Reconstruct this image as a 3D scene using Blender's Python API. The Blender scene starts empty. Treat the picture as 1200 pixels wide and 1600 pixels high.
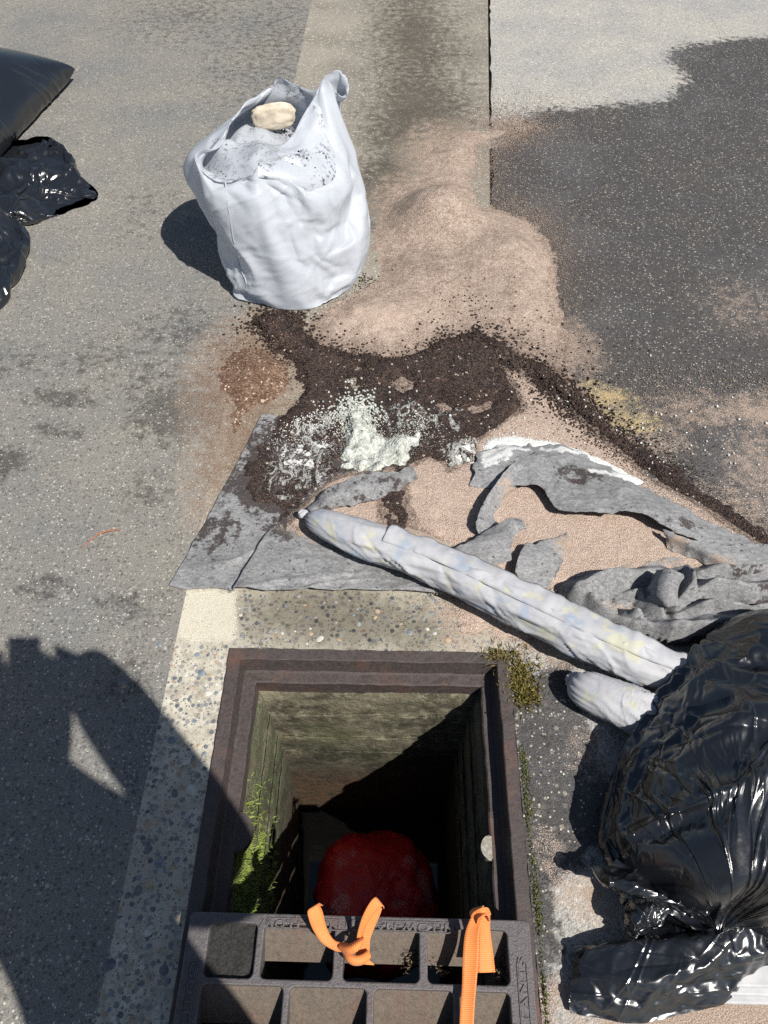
import bpy, bmesh, math, random, time
import numpy as np
from mathutils import Vector, Matrix

T0 = time.time()
random.seed(7)
rng = np.random.default_rng(11)
sc = bpy.context.scene
COL = sc.collection

# ------------------------------------------------------------------ camera
H, FPX = 1.55, 1202.0                      # lens height (m), focal length in photo pixels
PITCH, YAW = math.radians(51.5), math.radians(1.13)
cam_d = bpy.data.cameras.new('camera')
cam = bpy.data.objects.new('camera', cam_d)
COL.objects.link(cam)
cam.location = (0, 0, H)
cam.rotation_euler = (math.radians(90) - PITCH, 0, YAW)
cam_d.sensor_fit = 'VERTICAL'
cam_d.sensor_height = 32.0
cam_d.lens = FPX / 1600.0 * 32.0
cam_d.clip_start = 0.02
cam_d.clip_end = 500
sc.camera = cam

# ------------------------------------------------------------------ light
SUN = Vector((-0.55, 0.55, -1.0)).normalized()       # direction the light travels
EL = math.asin(-SUN.z)
AZ = math.atan2(-SUN.x, -SUN.y)
world = bpy.data.worlds.new('World')
sc.world = world
world.use_nodes = True
wn = world.node_tree
sky = wn.nodes.new('ShaderNodeTexSky')
sky.sky_type = 'NISHITA'
sky.sun_disc = False
sky.sun_elevation = EL
sky.sun_rotation = AZ
sky.air_density = 1.0
sky.dust_density = 1.0
wn.links.new(sky.outputs[0], wn.nodes['Background'].inputs[0])
wn.nodes['Background'].inputs[1].default_value = 0.055
sun_d = bpy.data.lights.new('sun', 'SUN')
sun_d.energy = 5.0
sun_d.angle = math.radians(0.55)
sun_d.color = (1.0, 0.965, 0.91)
sun = bpy.data.objects.new('sun', sun_d)
COL.objects.link(sun)
sun.location = (4, -4, 8)
sun.rotation_euler = SUN.to_track_quat('-Z', 'Y').to_euler()
sc.view_settings.view_transform = 'Standard'
sc.view_settings.look = 'None'
sc.view_settings.exposure = 0.45
sc.view_settings.gamma = 1.0
sc.render.engine = 'CYCLES'
sc.cycles.use_denoising = False
sc.render.filter_size = 1.15

# ------------------------------------------------------------------ geometry helpers
_R = np.array([math.cos(YAW), math.sin(YAW), 0.0])
_F = np.array([-math.sin(YAW) * math.cos(PITCH), math.cos(YAW) * math.cos(PITCH), -math.sin(PITCH)])
_U = np.cross(_R, _F)

def P(px, py, z=0.0):
    """photo pixel + height above the ground -> world point"""
    d = _F + _R * (px - 600) / FPX + _U * (800 - py) / FPX
    return np.array([0, 0, H]) + d * ((z - H) / d[2])

def W(pts, z=0.0):
    return np.array([P(p[0], p[1], p[2] if len(p) > 2 else z) for p in pts])

def _hash(ix, iy, iz, seed):
    h = (ix.astype(np.int64) * 374761393 + iy.astype(np.int64) * 668265263 + iz.astype(np.int64) * 2147483647 + seed * 1274126177) & 0xffffffff
    h = ((h ^ (h >> 13)) * 1274126177) & 0xffffffff
    h = ((h ^ (h >> 16)) * 2246822519) & 0xffffffff
    return ((h ^ (h >> 15)) & 0xffffff) / float(0xffffff) * 2 - 1

def vn(p, scale, seed=0):
    """value noise in -1..1, p is (N,2) or (N,3)"""
    p = np.asarray(p, float) * scale
    if p.shape[1] == 2:
        p = np.column_stack([p, np.full(len(p), seed * 7.31)])
    i = np.floor(p).astype(np.int64)
    f = p - i
    f = f * f * (3 - 2 * f)
    r = 0
    for dx in (0, 1):
        wx = f[:, 0] if dx else 1 - f[:, 0]
        for dy in (0, 1):
            wy = f[:, 1] if dy else 1 - f[:, 1]
            for dz in (0, 1):
                wz = f[:, 2] if dz else 1 - f[:, 2]
                r = r + wx * wy * wz * _hash(i[:, 0] + dx, i[:, 1] + dy, i[:, 2] + dz, seed)
    return r

def fbm(p, scale, octv=4, seed=0, gain=0.5):
    a, s, t, r = 1.0, scale, 0.0, 0
    for k in range(octv):
        r = r + a * vn(p, s, seed + k)
        t += a
        a *= gain
        s *= 2.03
    return r / t

def ridge(p, scale, octv=3, seed=0):
    a, s, t, r = 1.0, scale, 0.0, 0
    for k in range(octv):
        r = r + a * (1 - np.abs(vn(p, s, seed + k)) * 2)
        t += a
        a *= 0.5
        s *= 2.1
    return r / t

def strokes(u, v, n, seed, box_, length, width, amp, ang, spread, curv=1.0):
    """displacement made of single crisp wrinkles in surface coordinates u, v (metres)"""
    r = np.random.default_rng(seed)
    out_ = np.zeros(len(u))
    for k in range(n):
        cu, cv = r.uniform(box_[0], box_[1]), r.uniform(box_[2], box_[3])
        L = r.uniform(*length); w = r.uniform(*width); a = ang + r.normal(0, spread)
        A = r.uniform(*amp) * (1 if r.random() < 0.72 else -0.8)
        du, dv = u - cu, v - cv
        t = du * math.cos(a) + dv * math.sin(a)
        sel = np.abs(t) < L * 0.5
        if not sel.any(): continue
        t = t[sel]
        d = (-du * math.sin(a) + dv * math.cos(a))[sel] - curv * r.normal(0, 0.5) * t * t / L - 0.25 * w * np.sin(t / L * 9 + k)
        tp = np.cos(np.pi * t / L) ** 1.0
        ww = w * (0.45 + 0.55 * tp)
        x = d / ww
        out_[sel] += A * tp * np.where(x > 0, np.exp(-np.abs(x) * 1.1), np.exp(-(x * 2.2) ** 2))     # one steep side, one soft side
    return out_

def sstep(x, a=0.0, b=1.0):
    t = np.clip((x - a) / (b - a), 0, 1)
    return t * t * (3 - 2 * t)

def sdpoly(poly, X, Y):
    """signed distance, positive inside"""
    poly = np.asarray(poly)[:, :2]
    d = np.full(X.shape, 1e9)
    ins = np.zeros(X.shape, bool)
    n = len(poly)
    for k in range(n):
        a, b = poly[k], poly[(k + 1) % n]
        e = b - a
        wx, wy = X - a[0], Y - a[1]
        t = np.clip((wx * e[0] + wy * e[1]) / (e @ e + 1e-12), 0, 1)
        d = np.minimum(d, (wx - e[0] * t) ** 2 + (wy - e[1] * t) ** 2)
        c = ((a[1] <= Y) & (b[1] > Y)) | ((b[1] <= Y) & (a[1] > Y))
        if abs(e[1]) > 1e-12:
            ins ^= c & (X < a[0] + (Y - a[1]) / e[1] * e[0])
    d = np.sqrt(d)
    return np.where(ins, d, -d)

def mesh_of(name, verts, faces, smooth=True):
    me = bpy.data.meshes.new(name)
    v = np.asarray(verts, np.float32)
    if isinstance(faces, np.ndarray):
        k = faces.shape[1]
        nf = len(faces)
        me.vertices.add(len(v))
        me.vertices.foreach_set('co', v.ravel())
        me.loops.add(nf * k)
        me.loops.foreach_set('vertex_index', faces.astype(np.int32).ravel())
        me.polygons.add(nf)
        me.polygons.foreach_set('loop_start', np.arange(0, nf * k, k, dtype=np.int32))
        me.polygons.foreach_set('loop_total', np.full(nf, k, np.int32))
        me.update(calc_edges=True)
    else:
        me.from_pydata([tuple(map(float, q)) for q in v], [], faces)
    me.validate()
    if smooth:
        me.polygons.foreach_set('use_smooth', np.ones(len(me.polygons), bool))
    return me

def link(name, me, mat=None, parent=None, **props):
    o = bpy.data.objects.new(name, me)
    COL.objects.link(o)
    if mat is not None and me is not None:
        me.materials.append(mat)
    if parent is not None:
        o.parent = parent
    for k, v in props.items():
        o[k] = v
    return o

def empty(name, loc=(0, 0, 0), **props):
    """an Empty at the thing's base; its parts are given in world coordinates (see adopt)"""
    o = bpy.data.objects.new(name, None)
    COL.objects.link(o)
    o.location = loc
    o.empty_display_size = 0.05
    for k, v in props.items():
        o[k] = v
    return o

def adopt(parent, o):
    o.parent = parent
    loc = Vector((0, 0, 0))
    p = parent
    while p is not None:
        loc += p.location
        p = p.parent
    o.location = Vector(o.location) - loc
    return o

def part(parent, name, me, mat, **props):
    return adopt(parent, link(name, me, mat, **props))

def attr(me, name, values):
    a = me.attributes.new(name, 'FLOAT', 'POINT')
    a.data.foreach_set('value', np.asarray(values, np.float32).ravel())

def grid_faces(nu, nv, wrap=False):
    """nv rows of nu vertices"""
    j, i = np.meshgrid(np.arange(nv - 1), np.arange(nu if wrap else nu - 1), indexing='ij')
    i2 = (i + 1) % nu
    return np.stack([j * nu + i, j * nu + i2, (j + 1) * nu + i2, (j + 1) * nu + i], -1).reshape(-1, 4)

def cr(pts, n, closed=False):
    """Catmull-Rom through pts (K,D) -> n samples"""
    p = np.asarray(pts, float)
    K = len(p)
    t = np.linspace(0, K if closed else K - 1, n, endpoint=not closed)
    i = np.floor(t).astype(int)
    if not closed:
        i = np.minimum(i, K - 2)
    f = (t - i)[:, None]
    def g(k):
        if closed:
            return p[k % K]
        q = np.clip(k, 0, K - 1)
        r = p[q]
        lo, hi = k < 0, k > K - 1
        if lo.any():
            r = r.copy(); r[lo] = 2 * p[0] - p[1]
        if hi.any():
            r = r.copy(); r[hi] = 2 * p[-1] - p[-2]
        return r
    a, b, c, d = g(i - 1), g(i), g(i + 1), g(i + 2)
    return 0.5 * (2 * b + (c - a) * f + (2 * a - 5 * b + 4 * c - d) * f ** 2 + (3 * b - a - 3 * c + d) * f ** 3)

def loft(rows, nu, nv, closed=False):
    """rows: list of polylines of world points -> (nv*nu,3) smooth surface"""
    rr = np.array([cr(r, nu, closed) for r in rows])            # R,nu,3
    out = np.stack([cr(rr[:, k], nv) for k in range(nu)], 1)      # nv,nu,3
    return out.reshape(-1, 3)

def normals(v, faces):
    f = faces
    n = np.cross(v[f[:, 2]] - v[f[:, 0]], v[f[:, 3]] - v[f[:, 1]])
    out = np.zeros_like(v)
    for k in range(4):
        np.add.at(out, f[:, k], n)
    return out / (np.linalg.norm(out, axis=1, keepdims=True) + 1e-12)

def solid(v, faces, th):
    """give a quad sheet thickness; returns verts, faces"""
    n = normals(v, faces)
    N = len(v)
    e = {}
    for f in faces:
        for a, b in zip(f, np.roll(f, -1)):
            if (b, a) in e:
                del e[(b, a)]
            else:
                e[(a, b)] = 1
    side = np.array([(b, a, a + N, b + N) for a, b in e.keys()])
    return np.vstack([v, v - n * th]), np.vstack([faces, faces[:, ::-1] + N, side])

def box(x0, x1, y0, y1, z0, z1, bev=0.0, seg=1):
    bm = bmesh.new()
    bmesh.ops.create_cube(bm, size=1)
    for q in bm.verts:
        q.co = Vector((x0 if q.co.x < 0 else x1, y0 if q.co.y < 0 else y1, z0 if q.co.z < 0 else z1))
    if bev:
        bmesh.ops.bevel(bm, geom=bm.edges[:], offset=bev, segments=seg, affect='EDGES', profile=0.6)
    me = bpy.data.meshes.new('box')
    bm.to_mesh(me)
    bm.free()
    return me

def tube(path, radii, n=10, cap=True):
    p = np.asarray(path, float)
    K = len(p)
    rad = np.broadcast_to(radii, (K,))
    tg = np.gradient(p, axis=0)
    tg /= np.linalg.norm(tg, axis=1, keepdims=True) + 1e-12
    up = np.array([0, 0, 1.0]) if abs(tg[0][2]) < 0.9 else np.array([1.0, 0, 0])
    vs = []
    for k in range(K):
        s = np.cross(tg[k], up); s /= np.linalg.norm(s) + 1e-12
        u = np.cross(s, tg[k])
        a = np.linspace(0, 2 * np.pi, n, endpoint=False)[:, None]
        vs.append(p[k] + rad[k] * (np.cos(a) * s + np.sin(a) * u))
    return np.vstack(vs), grid_faces(n, K, True)

# ------------------------------------------------------------------ material helper
class Mat:
    def __init__(s, name):
        s.m = bpy.data.materials.new(name)
        s.m.use_nodes = True
        s.t = s.m.node_tree
        s.b = s.t.nodes['Principled BSDF']
        g = s.t.nodes.new('ShaderNodeNewGeometry')
        s.pos = g.outputs['Position']
        s.obj = s.t.nodes.new('ShaderNodeTexCoord').outputs['Object']
        s.co = s.pos
    def n(s, t, **kw):
        nd = s.t.nodes.new(t)
        for k, v in kw.items():
            setattr(nd, k, v)
        return nd
    def set(s, sock, v):
        if hasattr(v, 'is_output') or isinstance(v, bpy.types.NodeSocket):
            s.t.links.new(v, sock)
        else:
            if isinstance(v, (tuple, list)) and len(v) == 3 and len(sock.default_value) == 4:
                v = (*v, 1)
            sock.default_value = v
    def noise(s, scale, detail=4, rough=0.55, dist=0.0, vec=None):
        nd = s.n('ShaderNodeTexNoise')
        s.set(nd.inputs['Vector'], vec or s.co)
        nd.inputs['Scale'].default_value = scale
        nd.inputs['Detail'].default_value = detail
        nd.inputs['Roughness'].default_value = rough
        nd.inputs['Distortion'].default_value = dist
        return nd.outputs['Fac']
    def voro(s, scale, feature='F1', vec=None, rand=1.0):
        nd = s.n('ShaderNodeTexVoronoi', feature=feature)
        s.set(nd.inputs['Vector'], vec or s.co)
        nd.inputs['Scale'].default_value = scale
        nd.inputs['Randomness'].default_value = rand
        return nd
    def cells(s, scale, vec=None):
        nd = s.voro(scale, 'F1', vec)
        sp = s.n('ShaderNodeSeparateColor'); s.set(sp.inputs[0], nd.outputs['Color'])
        return sp.outputs[0], sp.outputs[1], nd.outputs['Distance']
    def cn(s, scale, detail=5, rough=0.7, vec=None):
        return s.mr(s.noise(scale, detail, rough, 0, vec), 0.3, 0.7)
    def stretch(s, sx, sy, sz, vec=None, rot=(0, 0, 0)):
        nd = s.n('ShaderNodeMapping')
        s.set(nd.inputs['Vector'], vec or s.co)
        nd.inputs['Scale'].default_value = (sx, sy, sz)
        nd.inputs['Rotation'].default_value = rot
        return nd.outputs[0]
    def ramp(s, fac, stops, interp='LINEAR'):
        nd = s.n('ShaderNodeValToRGB')
        s.set(nd.inputs[0], fac)
        e = nd.color_ramp.elements
        nd.color_ramp.interpolation = interp
        while len(e) < len(stops):
            e.new(0.5)
        for k, (p, c) in enumerate(stops):
            e[k].position = p
            c = (c, c, c) if isinstance(c, (int, float)) else c
            e[k].color = (*c, 1)
        return nd.outputs[0]
    def mix(s, fac, a, b, blend='MIX'):
        nd = s.n('ShaderNodeMix', data_type='RGBA', blend_type=blend)
        s.set(nd.inputs[0], fac)
        s.set(nd.inputs[6], a)
        s.set(nd.inputs[7], b)
        return nd.outputs[2]
    def math(s, op, a, b=0.0, clamp=False):
        nd = s.n('ShaderNodeMath', operation=op, use_clamp=clamp)
        s.set(nd.inputs[0], a)
        s.set(nd.inputs[1], b)
        return nd.outputs[0]
    def mr(s, v, a, b, c=0.0, d=1.0):
        nd = s.n('ShaderNodeMapRange', interpolation_type='SMOOTHSTEP')
        s.set(nd.inputs[0], v)
        for k, x in enumerate((a, b, c, d)):
            nd.inputs[k + 1].default_value = x
        return nd.outputs[0]
    def at(s, name):
        return s.n('ShaderNodeAttribute', attribute_name=name).outputs['Fac']
    def mask(s, name, noise, amp=0.6, w=0.18):
        """vertex mask with a broken-up edge"""
        a = s.at(name)
        v = s.math('ADD', a, s.math('MULTIPLY', s.math('MULTIPLY', s.math('SUBTRACT', noise, 0.5), amp), s.math('MULTIPLY', a, 3.5, True)))
        return s.mr(v, 0.5 - w, 0.5 + w)
    def bump(s, h, strength=0.5, dist=0.002, nrm=None):
        nd = s.n('ShaderNodeBump')
        s.set(nd.inputs['Height'], h)
        nd.inputs['Strength'].default_value = strength
        nd.inputs['Distance'].default_value = dist
        if nrm is not None:
            s.set(nd.inputs['Normal'], nrm)
        return nd.outputs[0]
    def out(s, color=None, rough=None, normal=None, **kw):
        if color is not None: s.set(s.b.inputs['Base Color'], color)
        if rough is not None: s.set(s.b.inputs['Roughness'], rough)
        if normal is not None: s.set(s.b.inputs['Normal'], normal)
        for k, v in kw.items():
            s.set(s.b.inputs[k.replace('_', ' ')], v)
        return s.m

def overlay(m, c, names, nb, grain):
    """stains, dust and rust with shapes of their own, from vertex masks"""
    gn = m.mix(0.55, nb, grain)
    if 'dust' in names:
        sand = m.mix(grain, (0.20, 0.145, 0.11), (0.44, 0.345, 0.275))
        c = m.mix(m.mask('dust', gn, 1.25, 0.13), c, sand)
    if 'rust' in names:
        c = m.mix(m.math('MULTIPLY', m.mask('rust', gn, 1.5, 0.2), 0.9), c, m.mix(m.mr(grain, 0.6, 0.85), (0.13, 0.08, 0.052), (0.40, 0.31, 0.235)))
    if 'yellow' in names:
        c = m.mix(m.math('MULTIPLY', m.mask('white', gn, 1.5, 0.12), 0.85), c, m.mix(grain, (0.30, 0.19, 0.06), (0.62, 0.5, 0.28)))
    return c

def asphalt_mat(name, base, warm, right):
    m = Mat(name)
    r1, g1, d1 = m.cells(98)
    r2, g2, d2 = m.cells(215)
    fine = m.cn(330, 2, 0.6)
    n_l = m.cn(2.4, 4, 0.6)
    nb = m.cn(30, 5, 0.75)
    grain = m.cn(480, 1, 0.6)
    B = lambda k: tuple(min(1, x * k) for x in base)
    c = m.mix(fine, B(0.66), B(1.22))
    stone = m.ramp(r1, [(0.0, B(0.55)), (0.3, B(0.88)), (0.55, B(1.1)), (0.75, tuple(x * y for x, y in zip(B(1.15), (1.06, 1.0, 0.92)))), (0.9, B(1.35)), (1.0, B(1.8))])
    c = m.mix(m.math('MULTIPLY', m.mr(d1, 0.5, 0.3), m.mr(g1, 0.25, 0.4)), c, stone)
    c = m.mix(m.math('MULTIPLY', m.mr(r2, 0.10, 0.05), 0.6), c, B(0.3))
    c = m.mix(n_l, m.mix(1.0, c, (0.86, 0.87, 0.9), 'MULTIPLY'), m.mix(1.0, c, warm, 'MULTIPLY'))
    c = m.mix(m.math('MULTIPLY', nb, 0.16), c, m.mix(1.0, c, (0.75, 0.74, 0.74), 'MULTIPLY'))
    st = m.math('MULTIPLY', m.mask('stain', nb, 0.8, 0.3), 0.8)
    c = m.mix(st, c, m.mix(1.0, c, (0.33, 0.32, 0.33), 'MULTIPLY'))
    if right:
        wet = m.math('MULTIPLY', m.mask('wet', nb, 0.6, 0.2), m.mr(n_l, 0.0, 0.5, 0.9, 1.0))
        c = m.mix(wet, c, m.mix(1.0, c, (0.195, 0.19, 0.2), 'MULTIPLY'))
        r3, g3, d3 = m.cells(74)
        ws = m.math('MULTIPLY', m.math('MULTIPLY', m.mr(d3, 0.42, 0.3), m.mr(g3, 0.55, 0.6)), wet)
        c = m.mix(m.math('MULTIPLY', ws, 0.75), c, m.ramp(r3, [(0, (0.045, 0.045, 0.048)), (0.5, (0.10, 0.095, 0.09)), (0.85, (0.17, 0.15, 0.125)), (1, (0.34, 0.30, 0.24))]))
    sp = m.math('MULTIPLY', m.mr(r2, 0.925, 0.95), m.mr(d2, 0.55, 0.35))
    c = m.mix(m.math('MULTIPLY', sp, 0.8), c, m.mix(g2, (0.36, 0.34, 0.30), (0.68, 0.63, 0.53)))
    c = overlay(m, c, ('dust', 'yellow') if right else ('rust',), nb, grain)
    h = m.math('ADD', m.math('MULTIPLY', d1, -0.5), m.math('MULTIPLY', fine, 0.6))
    h = m.math('ADD', h, m.math('MULTIPLY', d2, -0.6))
    m.out(c, m.math('SUBTRACT', 0.9, m.math('MULTIPLY', wet, 0.3)) if right else 0.9, m.bump(h, 0.55, 0.003), Specular_IOR_Level=0.3)
    return m.m

MAT = {}
MAT['asphalt_left'] = asphalt_mat('weathered_asphalt', (0.215, 0.209, 0.192), (1.1, 1.06, 0.99), False)
MAT['asphalt_right'] = asphalt_mat('pavement_asphalt', (0.36, 0.35, 0.325), (1.08, 1.05, 1.0), True)

def concrete_gutter_mat():
    m = Mat('gutter_concrete')
    r1, g1, d1 = m.cells(80)
    r2, g2, d2 = m.cells(190)
    n_l = m.cn(3.0, 5, 0.62)
    fine = m.cn(380, 2, 0.6)
    nb = m.cn(28, 5, 0.75)
    grain = m.cn(480, 1, 0.6)
    plain = m.mix(n_l, (0.21, 0.19, 0.155), (0.30, 0.275, 0.228))
    plain = m.mix(fine, m.mix(1.0, plain, (0.62, 0.62, 0.62), 'MULTIPLY'), m.mix(1.0, plain, (1.12, 1.12, 1.12), 'MULTIPLY'))
    plain = m.mix(m.mr(r2, 0.9, 0.93), plain, (0.42, 0.39, 0.33))
    agg_s = m.ramp(r1, [(0.0, (0.10, 0.11, 0.12)), (0.25, (0.19, 0.19, 0.185)), (0.5, (0.30, 0.27, 0.22)), (0.75, (0.22, 0.23, 0.24)), (0.92, (0.36, 0.26, 0.17)), (1.0, (0.42, 0.4, 0.36))])
    cem = m.mix(nb, (0.33, 0.30, 0.235), (0.60, 0.56, 0.46))
    cem = m.mix(m.math('MULTIPLY', m.mr(d2, 0.5, 0.3), m.mr(g2, 0.45, 0.5)), cem, m.ramp(r2, [(0, (0.12, 0.12, 0.12)), (0.5, (0.30, 0.27, 0.23)), (1, (0.5, 0.46, 0.38))]))
    cem = m.mix(m.math('MULTIPLY', fine, 0.35), cem, m.mix(1.0, cem, (0.55, 0.55, 0.55), 'MULTIPLY'))
    agg = m.mix(m.math('MULTIPLY', m.mr(d1, 0.48, 0.36), m.mr(g1, 0.45, 0.5)), cem, agg_s)
    c = m.mix(m.mask('agg', nb, 0.4, 0.2), plain, agg)
    st = m.math('MULTIPLY', m.mask('stain', nb, 0.7, 0.42), 0.85)
    c = m.mix(st, c, m.mix(1.0, c, (0.27, 0.255, 0.23), 'MULTIPLY'))
    wh = m.mask('white', m.mix(0.5, nb, fine), 0.9, 0.2)
    c = m.mix(m.math('MULTIPLY', wh, 0.8), c, m.mix(fine, (0.42, 0.38, 0.29), (0.68, 0.64, 0.52)))
    c = overlay(m, c, ('dust', 'rust'), nb, grain)
    h = m.math('ADD', m.math('MULTIPLY', d1, -0.5), m.math('MULTIPLY', fine, 0.5))
    m.out(c, 0.88, m.bump(h, 0.5, 0.003), Specular_IOR_Level=0.3)
    return m.m
MAT['gutter'] = concrete_gutter_mat()

def simple(name, color, rough=0.6, nscale=60, namt=0.25, bscale=None, bstr=0.4, bdist=0.002, obj=False, **kw):
    m = Mat(name)
    if obj: m.co = m.obj
    c0 = tuple(x * (1 - namt) for x in color)
    c1 = tuple(min(1, x * (1 + namt)) for x in color)
    c = m.mix(m.mr(m.noise(nscale, 5, 0.6), 0.3, 0.7), c0, c1)
    nr = m.bump(m.noise(bscale or nscale * 3, 4, 0.65), bstr, bdist)
    m.out(c, rough, nr, **kw)
    return m.m

# ------------------------------------------------------------------ key lines on the ground
XL = -0.490                                          # gutter's left edge
FX0, FX1, FY0, FY1 = -0.364, 0.262, 0.085, 0.832      # iron frame, outer
J0, J1 = P(762, 0), P(765, 330)
def xjoint(Y):
    Y = np.asarray(Y, float)
    s = (J0[0] - J1[0]) / (J0[1] - J1[1])
    x = J1[0] + (Y - J1[1]) * s
    return np.where(Y < FY1 + 0.02, FX1 + 0.002, np.maximum(x, FX1 + 0.002))

def axis(lo, a, b, hi, step):
    mid = np.arange(a, b + step * 0.5, step)
    def outw(x0, x1):
        r, d, x = [], step * 2, x0
        sg = 1 if x1 > x0 else -1
        while (x1 - x) * sg > d:
            x += sg * d; r.append(x); d *= 1.7
        r.append(x1)
        return np.array(r)
    L = outw(a, lo)[::-1] if lo < a else np.array([])
    Rr = outw(b, hi) if hi > b else np.array([])
    return np.concatenate([L, mid, Rr])

def ell(px, py, rx, ry):
    """soft ellipse stain: centre in photo pixels, radii in photo pixels"""
    c = P(px, py)
    ax = np.linalg.norm((P(px + rx, py) - P(px - rx, py))[:2]) / 2
    ay = np.linalg.norm((P(px, py + ry) - P(px, py - ry))[:2]) / 2
    return c[0], c[1], ax, ay

def soft_ell(X, Y, lst):
    r = np.zeros_like(X)
    for px, py, rx, ry, s in lst:
        cx, cy, ax, ay = ell(px, py, rx, ry)
        q = np.sqrt(((X - cx) / ax) ** 2 + ((Y - cy) / ay) ** 2)
        r = np.maximum(r, s * np.clip(1.0 - 0.5 * q, 0, 1))
    return r

WET = W([(764, 226), (800, 205), (832, 178), (862, 166), (905, 170), (970, 160), (1040, 156), (1072, 128), (1046, 88), (1078, 66), (1135, 60), (1230, 54), (1500, 50),
         (1500, 900), (1200, 900), (1000, 740), (760, 560), (700, 700), (700, 330)])
WET2 = W([(800, 1075), (860, 1040), (900, 1040), (935, 1150), (960, 1260), (915, 1370), (880, 1380), (872, 1460), (862, 1600), (825, 1600)])

STAIN_L = [(285, 640, 70, 45, 1.0), (300, 520, 110, 45, 0.55), (100, 622, 50, 12, 0.9), (75, 618, 22, 14, 0.9), (92, 670, 36, 10, 0.8), (12, 722, 26, 17, 1.3),
           (232, 765, 40, 28, 0.6), (75, 924, 36, 16, 0.8), (205, 945, 55, 30, 0.6), (160, 560, 80, 30, 0.5), (230, 590, 60, 40, 0.5), (330, 250, 60, 40, .4), (30, 560, 60, 30, .45), (200, 1060, 40, 50, .5), (430, 70, 110, 110, .5), (300, 20, 120, 50, .5), (230, 330, 60, 60, .35)]
STAIN_G = [(650, 60, 60, 90, 0.95), (655, 190, 65, 85, 1.2), (615, 290, 50, 60, 1.1), (720, 120, 40, 80, 0.5), (400, 500, 60, 30, .7),
           (520, 965, 160, 48, 1.1), (650, 985, 90, 40, .9), (235, 1340, 60, 120, .35)]
RUST = [(395, 590, 70, 75, 1.2), (380, 680, 60, 70, 1.0), (340, 740, 40, 60, .75)]
DUST_R = [(1190, 640, 60, 22, .8), (1010, 690, 60, 28, .5), (1190, 730, 50, 50, .55), (885, 545, 40, 34, .85), (930, 1400, 40, 32, .8), (865, 1560, 30, 36, .7), (1120, 1590, 190, 36, 1.3),
          (1150, 800, 80, 50, .55), (930, 1170, 40, 50, .4), (870, 1330, 26, 40, .45), (1160, 480, 90, 60, .3), (880, 1000, 80, 34, .75), (1090, 640, 80, 30, .5)]
YELLOW_R = [(942, 626, 40, 15, .8), (980, 660, 40, 15, .75), (918, 604, 22, 8, .7)]

def ground_sheet(name, verts, faces, mat, right=False, gut=False, parent=None):
    me = mesh_of(name, verts, faces, smooth=False)
    X, Y = verts[:, 0], verts[:, 1]
    near = (np.abs(X) < 3.5) & (Y > -0.5) & (Y < 6)
    z = np.zeros(len(X))
    wet, stain, dust, rust, white, agg = (z.copy() for _ in range(6))
    Xn, Yn = X[near], Y[near]
    wp = np.column_stack([Xn, Yn])
    wx = Xn + 0.03 * fbm(wp, 6, 3, 5)
    wy = Yn + 0.03 * fbm(wp, 6, 3, 9)
    if right:
        m = np.clip(0.5 + sdpoly(WET, wx, wy) / 0.17, 0, 1)
        m2 = np.clip(0.5 + sdpoly(WET2, wx, wy) / 0.06, 0, 1)
        wet[near] = np.maximum(m, m2)
        wet[~near & (X > 0.3) & (Y < 4)] = 1
        dust[near] = soft_ell(wx, wy, DUST_R)
        white[near] = soft_ell(wx, wy, YELLOW_R)
    else:
        stain[near] = soft_ell(wx, wy, STAIN_G if gut else STAIN_L)
        rust[near] = soft_ell(wx, wy, RUST)
    if gut:
        agg[near] = sstep(Yn, 1.25, 1.0)
        white[near] = np.clip(0.5 + sdpoly(W([(284, 930), (300, 922), (368, 925), (370, 1000), (280, 1000)]), Xn, Yn) / 0.03, 0, 1)
        dust[near] = soft_ell(wx, wy, [(760, 960, 60, 36, 1.0), (690, 240, 50, 46, .75), (640, 310, 50, 36, .75), (740, 1010, 50, 26, .5)])
    for k, a in dict(wet=wet, stain=stain, dust=dust, rust=rust, white=white, agg=agg).items():
        attr(me, k, a)
    return link(name, me, mat, parent, kind='structure')

# left road
ys = axis(-60, -0.2, 5.4, 60, 0.02)
xs = axis(-60, -2.4, XL, XL, 0.02); xs[-1] = XL
def sheet(xs, ys, zf=None):
    Xg, Yg = np.meshgrid(xs, ys)
    v = np.column_stack([Xg.ravel(), Yg.ravel(), np.zeros(Xg.size)])
    if zf is not None:
        v[:, 2] = zf(v[:, 0], v[:, 1])
    return v, grid_faces(len(xs), len(ys))
v, f = sheet(xs, ys)
ground_sheet('road', v, f, MAT['asphalt_left'])

# right pavement: u runs from the joint outwards
us = axis(0, 0, 2.4, 60, 0.02)
Ug, Yg = np.meshgrid(us, ys)
gap = np.where((Yg > 1.0), 0.013 + 0.006 * vn(np.column_stack([Yg.ravel() * 18, Yg.ravel() * 0]), 1.0, 5).reshape(Yg.shape), 0.0)
v = np.column_stack([(xjoint(Yg) + Ug + gap).ravel(), Yg.ravel(), np.full(Ug.size, -0.002)])
ground_sheet('pavement', v, grid_faces(len(us), len(ys)), MAT['asphalt_right'], right=True)

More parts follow.
